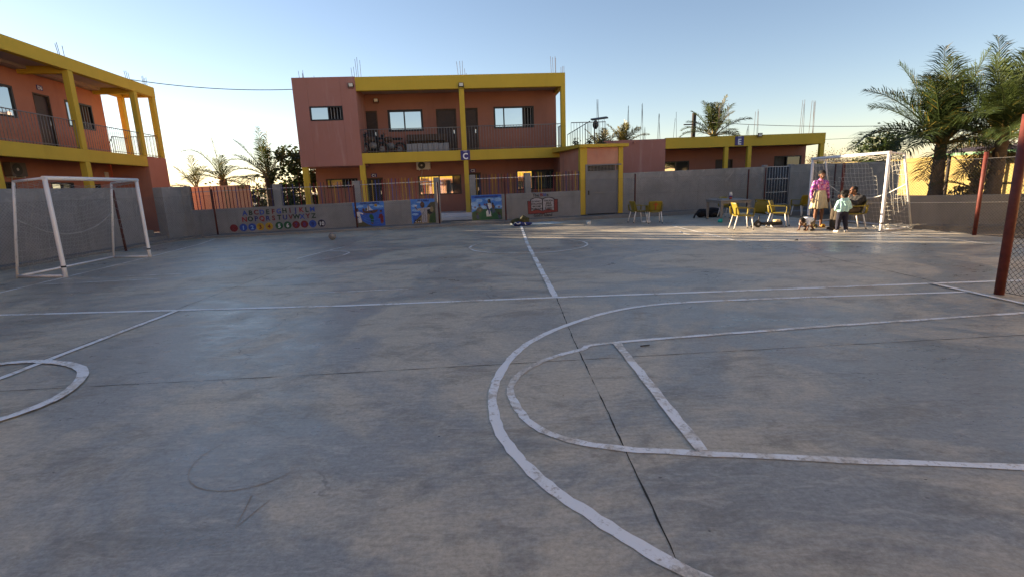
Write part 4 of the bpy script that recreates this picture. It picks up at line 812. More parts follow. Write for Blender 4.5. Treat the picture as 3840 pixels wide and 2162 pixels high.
for i in range(34):
    p = Vector((10.0, 13.05, .04)) + Vector((r3.uniform(-.45, .6), r3.uniform(-.1, .25), r3.uniform(0, .09))); b.tube(spline([p, p + Vector((r3.uniform(-.2, .2), r3.uniform(-.15, .15), r3.uniform(-.02, .06))), p + Vector((r3.uniform(-.3, .3), r3.uniform(-.2, .2), 0))], 4), .006, 4, cap=False)
b.build('loose_net', 'net', gR)

# ---------------------------------------------------------------- chain link fences
def chain_fence(label, pts, posts, z0, z1, post_r, cell, wire, mat, pmat, post_z=None):
    t = thing('chain_link_fence', label, 'fence', (*posts[0][:2], 0))
    for i, p in enumerate(posts):
        h = p[2] if len(p) > 2 else z1 + .03
        b = MB(); b.tube([(p[0], p[1], 0), (p[0] + (p[3] if len(p) > 3 else 0), p[1], h)], post_r, 10); b.build('post', pmat, t, bevel=0)
    b = MB(); H = z1 - z0
    for a, c in zip(pts, pts[1:]):
        a = Vector((*a, 0)); c = Vector((*c, 0)); L = (c - a).length; d = (c - a) / L; n = int(L / cell)
        for s in (1, -1):
            for k in range(-int(H / cell), n + int(H / cell)):
                x0 = k * cell; x1 = x0 + H
                if s < 0: za, zb = z1, z0
                else: za, zb = z0, z1
                lo, hi = max(x0, 0), min(x1, L)
                if hi - lo < .01: continue
                q = lambda x: za + (zb - za) * (x - x0) / H
                b.tube([a + d * lo + Vector((0, 0, q(lo))), a + d * hi + Vector((0, 0, q(hi)))], wire, 3, cap=False, smooth=False)
        for z in (z0, z1): b.tube([a + Vector((0, 0, z)), c + Vector((0, 0, z))], wire * 1.5, 4, cap=False)
    b.build('wire_mesh', mat, t); return t
kp = lambda u, h=1.70: (*FW(u, -.42)[:2], h)
chain_fence('chain link fence on dark red posts in front of the mural wall', [FW(-11.05, -.42)[:2], FW(14.7, -.42)[:2]], [kp(-11.05, 1.74), kp(-6.02, 1.72), kp(-2.86, 1.72), kp(-.2, 1.78), kp(5.25, 1.78), kp(10.35, 1.8), kp(11.15, 1.85), kp(14.5, 1.9)], .06, 1.6, .032, .085, .0016, 'wire', 'rust_dark')
chain_fence('chain link fence along the left wall behind the goal', [(-11.62, 2), (-11.35, 14.9), (-11.1, 19.1)], [(-11.4, 14.9, 1.78, -.05), (-11.55, 9.4, 1.7)], .06, 1.52, .035, .085, .0016, 'wire', 'rust_dark')
chain_fence('chain link fence with red posts between the goal and the retaining wall', [(10.05, 17.0), (10.45, 13.0), (10.72, 11.54), (11.15, 8.6), (11.3, 6.5)], [(10.72, 11.54, 1.86), (11.2, 8.3, 1.86), (10.2, 15.6, 1.8)], .03, 1.72, .042, .07, .0024, 'wire', 'rust_red')
chain_fence('near chain link fence with a rusty red post at the right edge', [(5.98, 5.93), (6.1, 1.5)], [(5.95, 5.96, 2.1), (6.1, 2.6, 2.1)], .03, 1.9, .05, .062, .0026, 'wire_dark', 'rust_red')

# ---------------------------------------------------------------- plastic chairs
def make_chair():
    t = thing('plastic_chair', 'x', 'chair', (0, 0, 0), 'green plastic armchairs on the court')
    # faces +x; seat height 0.44
    seat = MB(); n = 10; vs = []; fs = []
    for i in range(n + 1):
        for j in range(n + 1):
            x = -.22 + .46 * i / n; y = (-.235 + .47 * j / n) * (1 - .06 * (1 - i / n)); z = .435 - .03 * math.sin(math.pi * j / n) + (.012 if i < 1 else 0) - (.03 * max(0, i / n - .85) / .15)
            vs.append((x, y, z))
    m = len(vs); vs += [(x, y, z - .03) for x, y, z in vs]
    for i in range(n):
        for j in range(n): a = i * (n + 1) + j; fs += [(a, a + n + 1, a + n + 2, a + 1), (m + a, m + a + 1, m + a + n + 2, m + a + n + 1)]
    rim = [i * (n + 1) for i in range(n + 1)] + [n * (n + 1) + j for j in range(1, n + 1)] + [i * (n + 1) + n for i in range(n - 1, -1, -1)] + [j for j in range(n - 1, 0, -1)]
    for a, c in zip(rim, rim[1:] + rim[:1]): fs.append((a, c, m + c, m + a)[::-1])
    seat.add(vs, fs, 0, True); seat.build('seat', 'chair_green', t, smooth=True)
    def shell(name, rows, th, closed=False):
        b = MB(); nj = len(rows[0]); vs = [Vector(p) for r in rows for p in r]; nr = len(rows); N = []
        for i in range(nr):
            for j in range(nj):
                a = vs[min(i + 1, nr - 1) * nj + j] - vs[max(i - 1, 0) * nj + j]; c = vs[i * nj + min(j + 1, nj - 1)] - vs[i * nj + max(j - 1, 0)]; N.append(a.cross(c).normalized())
        m = len(vs); al = vs + [p - k * th for p, k in zip(vs, N)]; fs = []
        for i in range(nr - 1):
            for j in range(nj - 1): a = i * nj + j; fs += [(a, a + 1, a + nj + 1, a + nj), (m + a, m + a + nj, m + a + nj + 1, m + a + 1)]
        rim = [j for j in range(nj)] + [i * nj + nj - 1 for i in range(1, nr)] + [(nr - 1) * nj + j for j in range(nj - 2, -1, -1)] + [i * nj for i in range(nr - 2, 0, -1)]
        for a, c in zip(rim, rim[1:] + rim[:1]): fs.append((a, m + a, m + c, c))
        b.add(al, fs, 0, True); return b
    rows = []
    for i in range(9):
        k = i / 8; z = .43 + .35 * k; xx = -.21 - .115 * k ** 1.3; wd = .225 + .02 * k - (.03 * max(0, k - .85) / .15)
        rows.append([(xx + .06 * (2 * j / 10 - 1) ** 2, wd * (2 * j / 10 - 1), z + .0 * j) for j in range(11)])
    shell('b', rows, .014).build('backrest', 'chair_green', t)
    for s in (-1, 1):
        b = MB(); y = s * .25
        prof = [(-.29, .64), (-.22, .635), (-.1, .625), (.05, .62), (.18, .618), (.235, .612)]
        rows = [[(x, y - s * .03 , z), (x, y, z + .012), (x, y + s * .03, z)] for x, z in prof] if s > 0 else [[(x, y - .03, z), (x, y, z + .012), (x, y + .03, z)] for x, z in prof]
        arm = shell('a', rows, .014)
        rows = [[(.235 + dx, y - .03, z), (.24 + dx, y, z), (.235 + dx, y + .03, z)] for dx, z in ((0, .612), (.012, .58), (.012, .5), (.0, .42), (-.02, .39))]
        q = shell('p', rows, .02); arm.add(q.v, q.f, 0, True)
        rows = [[(-.29 + .02 * k, y * (1 - .07 * k) , .64 - .21 * k + 0), (-.24 + .03 * k, y * (1 - .04 * k), .63 - .21 * k)] for k in (0, .33, .66, 1)]
        q = shell('p', rows, .012); arm.add(q.v, q.f, 0, True); arm.build('armrest', 'chair_green', t)
    for sx, sy in ((1, 1), (1, -1), (-1, 1), (-1, -1)):
        b = MB(); b.tube([(sx * .19, sy * .2, .42), (sx * (.25 if sx > 0 else .29), sy * .235, .012)], [.019, .016], 8); lg = b.build('leg', 'chair_leg', t)
        b = MB(); b.tube([(sx * (.25 if sx > 0 else .29), sy * .235, 0), (sx * (.249 if sx > 0 else .289), sy * .2348, .03)], .0185, 8); b.build('foot_cap', 'black_plastic', lg)
    return t
chair = make_chair(); used = False
def place_chair(x, y, deg, label, tilt=None, z=0):
    global used
    c = chair if not used else copy_tree(chair); used = True
    c.location = (x, y, z); c.rotation_euler = tilt or (0, 0, R(deg)); c['label'] = label; return c
place_chair(4.72, 18.55, 12, 'green plastic chair seen from its side, left of the chair with the red cross')
cA = place_chair(5.17, 18.05, 83, 'green plastic chair with a red cross painted on its backrest')
b = MB(); fx = Fr(0, 0, 0)
def crossq(y0, y1, z0, z1):
    X = lambda z: -.21 - .115 * ((z - .43) / .35) ** 1.3 - .0155
    n = 6; vs = []
    for i in range(n + 1):
        z = z0 + (z1 - z0) * i / n; vs += [(X(z) + .06 * (y / .23) ** 2, y, z) for y in (y0, y1)]
    b.add(vs, [(2 * i, 2 * i + 2, 2 * i + 3, 2 * i + 1) for i in range(n)])
crossq(-.02, .02, .48, .73); crossq(-.075, -.021, .64, .68); crossq(.021, .075, .64, .68)
co = b.build('painted_cross', 'cross_red'); co.parent = cA
place_chair(6.8, 14.75, -6, 'green plastic chair with its back in sunlight in front of the table')
place_chair(8.3, 19.2, -60, 'green plastic chair behind the grey table, half hidden by its legs')
place_chair(9.85, 19.75, 0, 'overturned green plastic chair lying on its side by the barred door', (R(90), R(-6), R(158)), .31)
place_chair(8.12, 15.2, -38, 'green plastic chair with one sunlit armrest behind the toddler')
place_chair(10.75, 18.6, 100, 'green plastic chair partly hidden by the left goal post, farthest back')
place_chair(9.40, 13.86, 168, 'green plastic chair with the seated man on it')

# ---------------------------------------------------------------- table and small things
t = thing('table', 'square grey plastic table with a jar on it near the far wall', 'table', (7.78, 18.1, 0)); ft = Fr(7.78, 18.08, -4)
b = MB(); b.box(ft, -.53, .53, -.83, .83, .705, .74); b.box(ft, -.5, .5, -.8, -.77, .63, .705); b.box(ft, -.5, .5, .77, .8, .63, .705); b.box(ft, -.5, -.47, -.77, .77, .63, .705); b.box(ft, .47, .5, -.77, .77, .63, .705); b.build('tabletop', 'table_grey', t, bevel=.008)
for sx in (-1, 1):
    for sy in (-1, 1): b = MB(); b.hexa([ft(sx * .45 - .035, sy * .74 - .035, 0), ft(sx * .45 + .035, sy * .74 - .035, 0), ft(sx * .45 + .035, sy * .74 + .035, 0), ft(sx * .45 - .035, sy * .74 + .035, 0), ft(sx * .45 - .05, sy * .74 - .05, .7), ft(sx * .45 + .05, sy * .74 - .05, .7), ft(sx * .45 + .05, sy * .74 + .05, .7), ft(sx * .45 - .05, sy * .74 + .05, .7)]); b.build('leg', 'table_grey', t, bevel=.006)
t = thing('jar', 'clear plastic jar with a blue label standing on the grey table', 'jar', (7.85, 18.0, .74)); p = Vector((7.85, 18.0, .74))
b = MB(); b.tube([p, p + Vector((0, 0, .08))], .052, 14); b.build('base', 'jar_red', t); b = MB(); b.tube([p + Vector((0, 0, .081)), p + Vector((0, 0, .125))], .055, 14); b.build('label_band', 'jar_label', t)
b = MB(); b.tube([p + Vector((0, 0, .126)), p + Vector((0, 0, .19)), p + Vector((0, 0, .215)), p + Vector((0, 0, .22))], [.054, .052, .04, .038], 14); b.build('body', 'bottle_white', t); b = MB(); b.tube([p + Vector((0, 0, .221)), p + Vector((0, 0, .25))], .042, 14); b.build('lid', 'off_white', t)
t = thing('phone', 'small dark phone lying on the grey table', 'phone', (7.5, 18.1, .74)); b = MB(); b.box(Fr(7.5, 18.1, 20), -.08, .08, -.04, .04, .741, .752); b.build('body', 'black_plastic', t, bevel=.003); b = MB(); b.box(Fr(7.5, 18.1, 20), -.07, .07, -.034, .034, .7525, .7535); b.build('screen', 'dim_glass', t)
t = thing('cup', 'teal plastic cup lying on the court under the table', 'cup', (7.23, 17.3, 0)); b = MB(); b.tube([(7.16, 17.32, .055), (7.27, 17.26, .06)], [.055, .07], 14); b.tube([(7.272, 17.259, .06), (7.285, 17.252, .06)], [.074, .074], 14); b.build('cup', 'teal', t)
t = thing('tub', 'small white tub standing alone on the court before the gate', 'tub', (2.88, 18.45, 0)); b = MB(); b.tube([(2.88, 18.45, 0), (2.88, 18.45, .1)], [.075, .085], 14); b.build('body', 'off_white', t); b = MB(); b.tube([(2.88, 18.45, .1), (2.88, 18.45, .12)], .09, 14); b.build('lid', 'off_white', t)
t = thing('lid', 'round white lid lying under the chair with the red cross', 'lid', (5.0, 18.5, 0)); b = MB(); b.tube([(5.0, 18.5, .0), (5.0, 18.5, .04), (5.0, 18.5, .05)], [.17, .165, .1], 18); b.build('lid', 'off_white', t)
def blob(b, c, r, seed, m=0, k=.25, fr=4):
    s = len(b.v); b.ell(c, r, 20, 12, m)
    for i in range(s, len(b.v)):
        n = noise.noise_vector((b.v[i] + Vector((seed, 0, 0))) * fr / max(r) * .25) * k; d = b.v[i] - Vector(c); b.v[i] += Vector((n.x * r[0], n.y * r[1], n.z * r[2])); b.v[i].z = max(b.v[i].z, .004)
t = thing('backpack', 'black backpack lying on the court between wall and table', 'backpack', (7.85, 19.9, 0)); b = MB(); blob(b, (8.0, 19.9, .17), (.42, .26, .2), 1); blob(b, (7.5, 19.75, .17), (.2, .17, .17), 2); b.build('bag', 'black_cloth', t)
b = MB(); b.tube(spline([(7.4, 19.6, .22), (7.2, 19.5, .17), (7.08, 19.4, .02)], 6), .035, 6); b.tube(spline([(7.6, 19.62, .25), (7.75, 19.55, .15), (7.85, 19.55, .03)], 6), .03, 6); b.build('strap', 'black_cloth', t)
b = MB(); blob(b, (8.1, 19.62, .12), (.2, .06, .11), 5); b.build('pocket', 'black_plastic', t)
# folded scooter lying on its side
t = thing('kick_scooter', 'black toy scooter lying flat beside the sunlit plastic chair', 'scooter', (7.7, 15.0, 0))
b = MB(); f = Fr(7.72, 15.05, 0); b.box(f, -.2, .38, -.1, .1, .07, .16); b.build('deck', 'black_plastic', t, bevel=.03)
b = MB(); b.box(f, .12, .42, -.12, .12, .0, .06); b.build('base_plate', 'block_grey', t, bevel=.01)
for u in (-.3, .33): b = MB(); b.tube([f(u, -.03, .1), f(u, .03, .1)], .095, 18); wq = b.build('wheel', 'black_plastic', t); b = MB(); b.tube([f(u, -.035, .1), f(u, .035, .1)], .035, 10); b.build('hub', 'block_grey', wq)
b = MB(); b.tube([f(-.22, 0, .13), f(-.32, 0, .2), f(-.45, .02, .06), f(-.5, .02, .03)], .035, 8); b.build('stem', 'black_plastic', t); b = MB(); b.tube([f(-.26, .05, .16), f(-.25, .05, .36)], .018, 8); b.build('grip', 'black_plastic', t)
t = thing('tape_roll', 'round cream roll resting on the black toy scooter', 'roll', (7.98, 15.05, .16)); b = MB(); b.tube([(7.98, 15.05, .16), (7.98, 15.05, .22)], .1, 18); b.tube([(7.98, 15.05, .22), (7.98, 15.05, .222)], .06, 18); b.build('roll', 'cream', t)
# ball
t = thing('football', 'dusty worn football resting on the court, left of centre', 'ball', (-5.68, 16.1, .12)); b = MB(); b.ell((-5.68, 16.1, .118), .118, 22, 14); bo = b.build('ball', 'table_grey', t)
# mat with a heap of clothes
t = thing('floor_mat', 'pale worn sheet spread on the court below the book painting', 'mat', (1.1, 19.6, 0)); b = MB(); n = 12; c0, c1, c2, c3 = Vector((.1, 18.75, .012)), Vector((2.1, 19.05, .012)), Vector((1.75, 20.25, .012)), Vector((.0, 19.95, .012)); vs = []
for i in range(n + 1):
    for j in range(n + 1): p = c0.lerp(c1, i / n).lerp(c3.lerp(c2, i / n), j / n); p.z += .012 + .012 * noise.noise(p * 2.5); vs.append(p)
b.add(vs, [(i * (n + 1) + j, (i + 1) * (n + 1) + j, (i + 1) * (n + 1) + j + 1, i * (n + 1) + j + 1) for i in range(n) for j in range(n)], 0, True); mo = b.build('sheet', 'mat_sheet', t)
sm = mo.modifiers.new('thick', 'SOLIDIFY'); sm.thickness = .006
t = thing('jacket', 'navy jacket with white stripes heaped on the pale sheet', 'jacket', (.5, 18.85, 0)); b = MB(); blob(b, (.34, 18.82, .07), (.2, .13, .075), 3, 0, .7); blob(b, (.62, 18.88, .06), (.22, .1, .065), 4, 0, .7); b.build('body', 'navy_cloth', t); b = MB(); b.tube([(.16, 18.7, .1), (.22, 18.665, .15), (.3, 18.67, .08), (.4, 18.66, .13)], .018, 5); b.tube([(.56, 18.72, .12), (.6, 18.7, .04)], .02, 5); b.build('stripe', 'off_white', t)
t = thing('cloth_bundle', 'dark olive bundle of cloth behind the navy jacket', 'cloth', (.4, 19.15, 0)); b = MB(); blob(b, (.3, 19.2, .14), (.22, .17, .14), 6, 0, .9); blob(b, (.55, 19.25, .16), (.24, .17, .15), 7, 0, .9); b.build('cloth', 'olive_cloth', t)
def sandal(x, y, deg, mat, label, z=0.0):
    t = thing('sandal', label, 'sandal', (x, y, z), 'sandals lying at the girl\'s feet'); f = Fr(x, y, deg); b = MB(); pts = [(.13 * math.cos(a) * (1), .045 * math.sin(a) * (1 + .25 * math.cos(a))) for a in [2 * math.pi * i / 16 for i in range(16)]]
    vs = [f(u, v, .0) for u, v in pts] + [f(u, v, .022) for u, v in pts]; b.add(vs, [tuple(range(16, 32)), tuple(reversed(range(16)))] + [(i, (i + 1) % 16, (i + 1) % 16 + 16, i + 16) for i in range(16)]); b.build('sole', mat, t); b = MB(); b.tube([f(.05, -.05, .02), f(.04, 0, .07), f(.05, .05, .02)], .016, 6); b.build('strap', mat, t)
sandal(9.12, 14.05, -20, 'brown_board', 'brown sandal on the court right of the girl'); sandal(9.35, 14.45, 10, 'sandal_yellow', 'yellow sandal lying behind the standing child')
for x, y, lab in ((6.72, 11.75, 'small dark stone on the blue grey court right of centre'), (1.2, 4.48, 'short dark stick lying beside the free throw line')):
    t = thing('stick' if 'stick' in lab else 'stone', lab, 'litter', (x, y, 0)); b = MB()
    if 'stick' in lab: b.tube([(1.18, 4.48, .006), (1.27, 4.50, .006)], .005, 6)
    else: b.ell((x, y, .012), (.05, .03, .014), 8, 6)
    b.build('litter', 'joint', t)

# ---------------------------------------------------------------- cables
def cable(pts, r, label): t = thing('power_cable', label, 'cable', pts[0]); b = MB(); b.tube(pts, r, 5); b.build('cable', 'cable', t)
cable(sag(FD(7.65, .1, 6.42), FC(-9.3, .05, 5.95), .16), .016, 'dark overhead cable sagging between the left block and the centre block')
pa = FE(4.4, 5.0, 4.72); cable(sag(pa, Vector((20.5, 27, 3.8)), .12), .014, 'dark overhead cable running right from behind the low block')
cable(sag(Vector((15.2, 31, 3.6)), Vector((24, 33.5, 3.75)), .1), .012, 'thin far cable above the yellow wall')
t = thing('utility_pole', 'thin dark braced pole right of the low block', 'pole', (15.9, 31.0, 0)); b = MB(); b.tube([(16.4, 31, 0), (16.4, 31, 3.9)], .045, 8); b.build('pole', 'wood_dark', t); b = MB(); b.tube([(16.45, 31, 3.05), (17.7, 31, 2.0)], .04, 6); b.build('brace', 'wood_dark', t)
# --- lean to shelter along the yellow wall
t = thing('shelter', 'lean to shelter with green edged roof and dark posts before the yellow wall', 'shelter', FY(-2, -1.5, 0))
b = MB(); b.hexa([FY(-6.6, -2.4, 2.42), FY(14, -2.4, 2.42), FY(14, .1, 2.75), FY(-6.6, .1, 2.75), FY(-6.6, -2.4, 2.45), FY(14, -2.4, 2.45), FY(14, .1, 2.78), FY(-6.6, .1, 2.78)]); b.build('roof', 'tin_brown', t)
b = MB(); b.box(FY, -6.5, 14, -2.43, -2.405, 2.28, 2.425); b.build('fascia', 'tin_green', t)
for u in (-5.6, -1.9, 1.6, 5.2, 9): b = MB(); b.tube([FY(u, -2.25, -.2), FY(u, -2.25, 2.42)], .09, 8); b.build('post', 'wood_dark', t)
# ---------------------------------------------------------------- palms and bushes
def frond(b, base, az, el, L, droop, nl, ll, r, m=0, twist=0, lw=.032):
    """a feather leaf: arching rib with two rows of narrow drooping leaflets"""
    d = Vector((math.cos(az) * math.cos(el), math.sin(az) * math.cos(el), math.sin(el))); p = Vector(base); pts = [p.copy()]; n = 14
    for i in range(n): d = (d + Vector((0, 0, -droop * (.15 + 1.5 * i / n) / n))).normalized(); p = p + d * L / n; pts.append(p.copy())
    b.tube(pts[:5], [.05, .04, .032, .026, .022], 5, m=2, cap=False); b.tube(pts[4:], [max(.006, .022 * (1 - .9 * i / n)) for i in range(n - 3)], 4, m=m, cap=False)
    for i in range(nl):
        k = .12 + .88 * (i + .5) / nl; x = k * n; j = min(int(x), n - 1); q = pts[j].lerp(pts[j + 1], x - j); t = (pts[j + 1] - pts[j]).normalized()
        side = t.cross(Vector((0, 0, 1)));
        if side.length < .05: side = Vector((-math.sin(az), math.cos(az), 0))
        side.normalize(); up = side.cross(t)
        if twist: side = (side * math.cos(twist) + up * math.sin(twist)).normalized(); up = side.cross(t)
        ln = ll * (math.sin(math.pi * min(1, .18 + .82 * k)) ** .6 + .12) * r.uniform(.8, 1.1)
        for s in (-1, 1):
            dv = (side * s * r.uniform(.7, .95) + t * r.uniform(.65, 1.1) + up * r.uniform(.0, .4)).normalized(); a = q; c = a + dv * ln * .55; e = c + (dv + Vector((0, 0, -r.uniform(.25, .8)))).normalized() * ln * .5
            w = (t - dv * t.dot(dv)).normalized() * lw * .5; mm = m if r.random() < .86 else (m + 1)
            b.add([a - w * .4, a + w * .4, c + w, c - w, e], [(0, 1, 2, 3), (3, 2, 4)], mm)
def palm(label, x, y, zb, zt, nf, L, seed, group, spread=1.0, tr=.22, mats=('leaf_green', 'leaf_olive'), nl=44, ll=.55, cat='palm tree', custom=(), lw=.032):
    r = random.Random(seed); t = thing('palm_tree', label, cat, (x, y, zb), group); top = Vector((x + r.uniform(-.1, .1), y, zt))
    b = MB(); n = 14; b.tube([Vector((x, y, zb)).lerp(top, i / n) for i in range(n + 1)], [tr * (1.15 - .35 * i / n) * (1 + .1 * (i % 2)) for i in range(n + 1)], 12);
    for i in range(26):
        a = r.uniform(0, 6.28); k = r.uniform(.25, 1); p = Vector((x, y, zb)).lerp(top, k); o = Vector((math.cos(a), math.sin(a), 0)); rr = tr * (1.1 - .3 * k); q = p + o * rr * .8; e = p + o * (rr + .12) + Vector((0, 0, .16)); s = Vector((-o.y, o.x, 0)) * .06; b.add([q - s, q + s, e + s * .4, e - s * .4, q - Vector((0, 0, .07))], [(0, 1, 2, 3), (0, 3, 4), (1, 4, 2)], 1)
    b.build('trunk', ['trunk', 'trunk_pale'], t)
    for i in range(nf):
        k = i / (nf - 1); el = R(85 - 92 * k ** 1.4 * spread) + r.uniform(-.12, .12); az = i * 2.39996 + r.uniform(-.25, .25); LL = L * r.uniform(.8, 1.05) * (.85 if k < .2 else 1)
        b = MB(); frond(b, top + Vector((math.cos(az), math.sin(az), 0)) * .06, az, el, LL, (.55 + .75 * k + r.uniform(-.1, .2)), nl, ll, r, 0, r.uniform(-.5, .5), lw)
        b.build('frond', [mats[0], mats[1], 'rib_pale'] if r.random() < .72 else [mats[1], 'leaf_yellow', 'rib_pale'], t)
    for i in range(2 if nl > 40 else 0): b = MB(); frond(b, top - Vector((0, 0, .12)), r.uniform(0, 6.28), R(-35), L * .5, .9, 20, ll * .7, r, 0, .3, lw); o_ = b.build('frond', ['leaf_dry', 'leaf_scrub', 'rib_pale'], t); o_['label'] = 'dry brown hanging frond'
    for az, el, LL, dr in custom: b = MB(); frond(b, top, R(az), R(el), LL, dr, nl, ll, r, 0, 0, lw); b.build('frond', [mats[1], 'leaf_yellow', 'rib_pale'], t)
    return t
GP = 'palms growing round the court'
palm('tall palm with spiky leaf bases just right of the goal', 13.85, 16.5, .3, 2.3, 22, 2.7, 11, GP, spread=.78, tr=.18, mats=('leaf_green', 'leaf_dark'), custom=((178, 30, 3.1, 1.8), (165, 52, 3.0, 1.0), (150, 68, 2.9, .6), (70, 78, 3.1, .25), (20, 60, 2.8, .8), (200, 8, 2.3, 1.2), (355, 12, 2.2, 1.3), (250, 40, 2.0, 1.2)), nl=62, ll=.8, lw=.025)
palm('tall palm farthest right, partly cut off by the picture edge', 14.45, 15.2, .3, 2.3, 22, 2.7, 23, GP, spread=.78, tr=.18, mats=('leaf_green', 'leaf_dark'), custom=((160, 55, 2.9, .9), (150, 32, 2.5, 1.4), (95, 80, 3.0, .25), (190, 10, 2.1, 1.3), (60, 66, 2.8, .7), (240, 45, 1.9, 1.1)), nl=62, ll=.78, lw=.025)
palm('small young palm between the two tall palms on the right', 14.55, 15.85, .4, .9, 12, 1.4, 5, GP, spread=.85, tr=.09, nl=26, ll=.34)
palm('palm behind the roof of the low block', 13.2, 33.0, 0, 4.1, 22, 2.5, 31, GP, nl=30, ll=.6, lw=.05)
palm('palm top showing over the low block beside the porch lamp', 6.2, 34.0, 0, 3.3, 14, 1.9, 37, GP, mats=('leaf_olive', 'leaf_yellow'), nl=26, ll=.5, lw=.05)
palm('sunlit palm top over the terracotta corner of the low block', 7.6, 34.0, 0, 3.7, 14, 1.9, 41, GP, mats=('leaf_olive', 'leaf_yellow'), nl=26, ll=.5, lw=.05)
palm('dark palm with arching drooping fronds right of the left block', -15.0, 27.2, 0, 2.3, 4, 1.5, 47, GP, mats=('leaf_dark', 'leaf_green'), nl=30, ll=.5, custom=((184, 66, 2.7, 2.2), (200, 84, 2.15, .5), (182, 22, 2.2, 1.1), (20, 18, 1.7, 1.5), (330, 45, 1.5, 1.2), (240, 35, 1.6, 1.0)), lw=.03)
palm('pale fan of palm fronds touching the left block', -16.75, 27.6, 0, 1.9, 3, 1.3, 53, GP, mats=('leaf_green', 'leaf_olive'), nl=26, ll=.6, custom=((262, 86, 1.75, .15), (200, 60, 1.5, .7), (330, 55, 1.6, .7), (230, 20, 1.5, 1.0)), lw=.03)
palm('full palm left of the centre block', -12.2, 26.4, 0, 2.35, 9, 2.0, 59, GP, mats=('leaf_dark', 'leaf_green'), nl=34, ll=.55, custom=((180, 48, 2.9, 2.3), (176, 30, 2.6, 1.7), (150, 82, 2.5, .25), (210, 60, 2.3, .6), (20, 62, 1.9, .5), (60, 84, 2.3, .2), (185, 8, 2.2, 1.0)), lw=.03)
def bush(name, label, x, y, z, rx, ry, h, n, size, seed, mats, group, cat='bush', stems=5, lift=.2):
    r = random.Random(seed); t = thing(name, label, cat, (x, y, z), group); b = MB()
    for i in range(stems): a = r.uniform(0, 6.28); b.tube([(x + r.uniform(-.15, .15), y, z), (x + math.cos(a) * rx * .5, y + math.sin(a) * ry * .5, z + h * r.uniform(.5, .85))], [.05, .012], 5)
    b.build('trunk', 'trunk', t); b = MB(); cl = [(Vector((x + r.gauss(0, .45) * rx, y + r.gauss(0, .45) * ry, z + h * (lift + (1 - lift) * r.random() ** .8))), r.uniform(.18, .42) * min(rx, h)) for _ in range(max(9, n // 90))]
    for i in range(n):
        c, s = r.choice(cl); p = c + Vector((r.gauss(0, 1), r.gauss(0, 1), r.gauss(0, .8))) * s * .6; p.z = max(p.z, z + .05); d = Vector((r.gauss(0, 1), r.gauss(0, 1), r.gauss(0, .7))).normalized() * size * r.uniform(.6, 1.3); e = d.cross(Vector((r.gauss(0, 1), r.gauss(0, 1), r.gauss(0, 1)))).normalized() * size * .42
        b.add([p - d, p + e, p + d, p - e], [(0, 1, 2, 3)], r.random() < .3)
    b.build('crown', mats, t); return t
bush('tree', 'dense dark tree tucked against the left end of the centre block', -10.9, 26.6, 0, 1.1, 1.0, 3.6, 3200, .13, 3, ['leaf_dark', 'leaf_green'], None, 'tree')
bush('tree', 'wispy bare topped tree at the left corner of the centre block', -10.3, 27.4, 1.5, .8, .7, 3.2, 500, .12, 9, ['leaf_scrub', 'leaf_olive'], None, 'tree', 8)
bush('bush', 'low dark bush beneath the palms right of the left block', -15.6, 28.6, 0, 1.8, .9, 1.75, 1300, .13, 14, ['leaf_dark', 'leaf_green'], None)
bush('bush', 'low dark bush between the two leftmost palms and the centre palm', -13.4, 29.2, 0, 1.3, .9, 1.7, 1000, .13, 15, ['leaf_dark', 'leaf_olive'], None)
bush('tree', 'dark leafy tree above the yellow wall behind the right goal', 27.6, 38.5, 0, 1.5, 1.3, 4.1, 2200, .17, 21, ['leaf_dark', 'leaf_green'], None, 'tree', 5, .45)
GS = 'dry scrub beyond the yellow wall'
for i, (x, y, rx, h, lab) in enumerate(((24.0, 50, 4.0, 3.0, 'dry brownish scrub showing past the right end of the low block'), (32, 50, 4.5, 3.0, 'dry brownish scrub above the crossbar of the right goal'), (35.5, 39, 3.2, 4.0, 'dry olive scrub left of the tall palm trunk'), (35.0, 32, 3.2, 4.1, 'dry olive scrub over the yellow wall between the tall palms'), (35, 25, 3.2, 4.0, 'dry olive scrub over the yellow wall at the right edge'))):
    bush('bush', lab, x, y, 0, rx, 1.6, h, 6000, .085, 60 + i, ['leaf_scrub', 'leaf_olive' if i > 1 else 'leaf_dry'], GS, 'bush', 8, .3)
bush('plant', 'dry plant at the foot of the tall palm beside the small young palm', 13.95, 15.6, .4, .5, .4, .7, 160, .1, 71, ['leaf_olive', 'leaf_dry'], None, 'plant', 6)
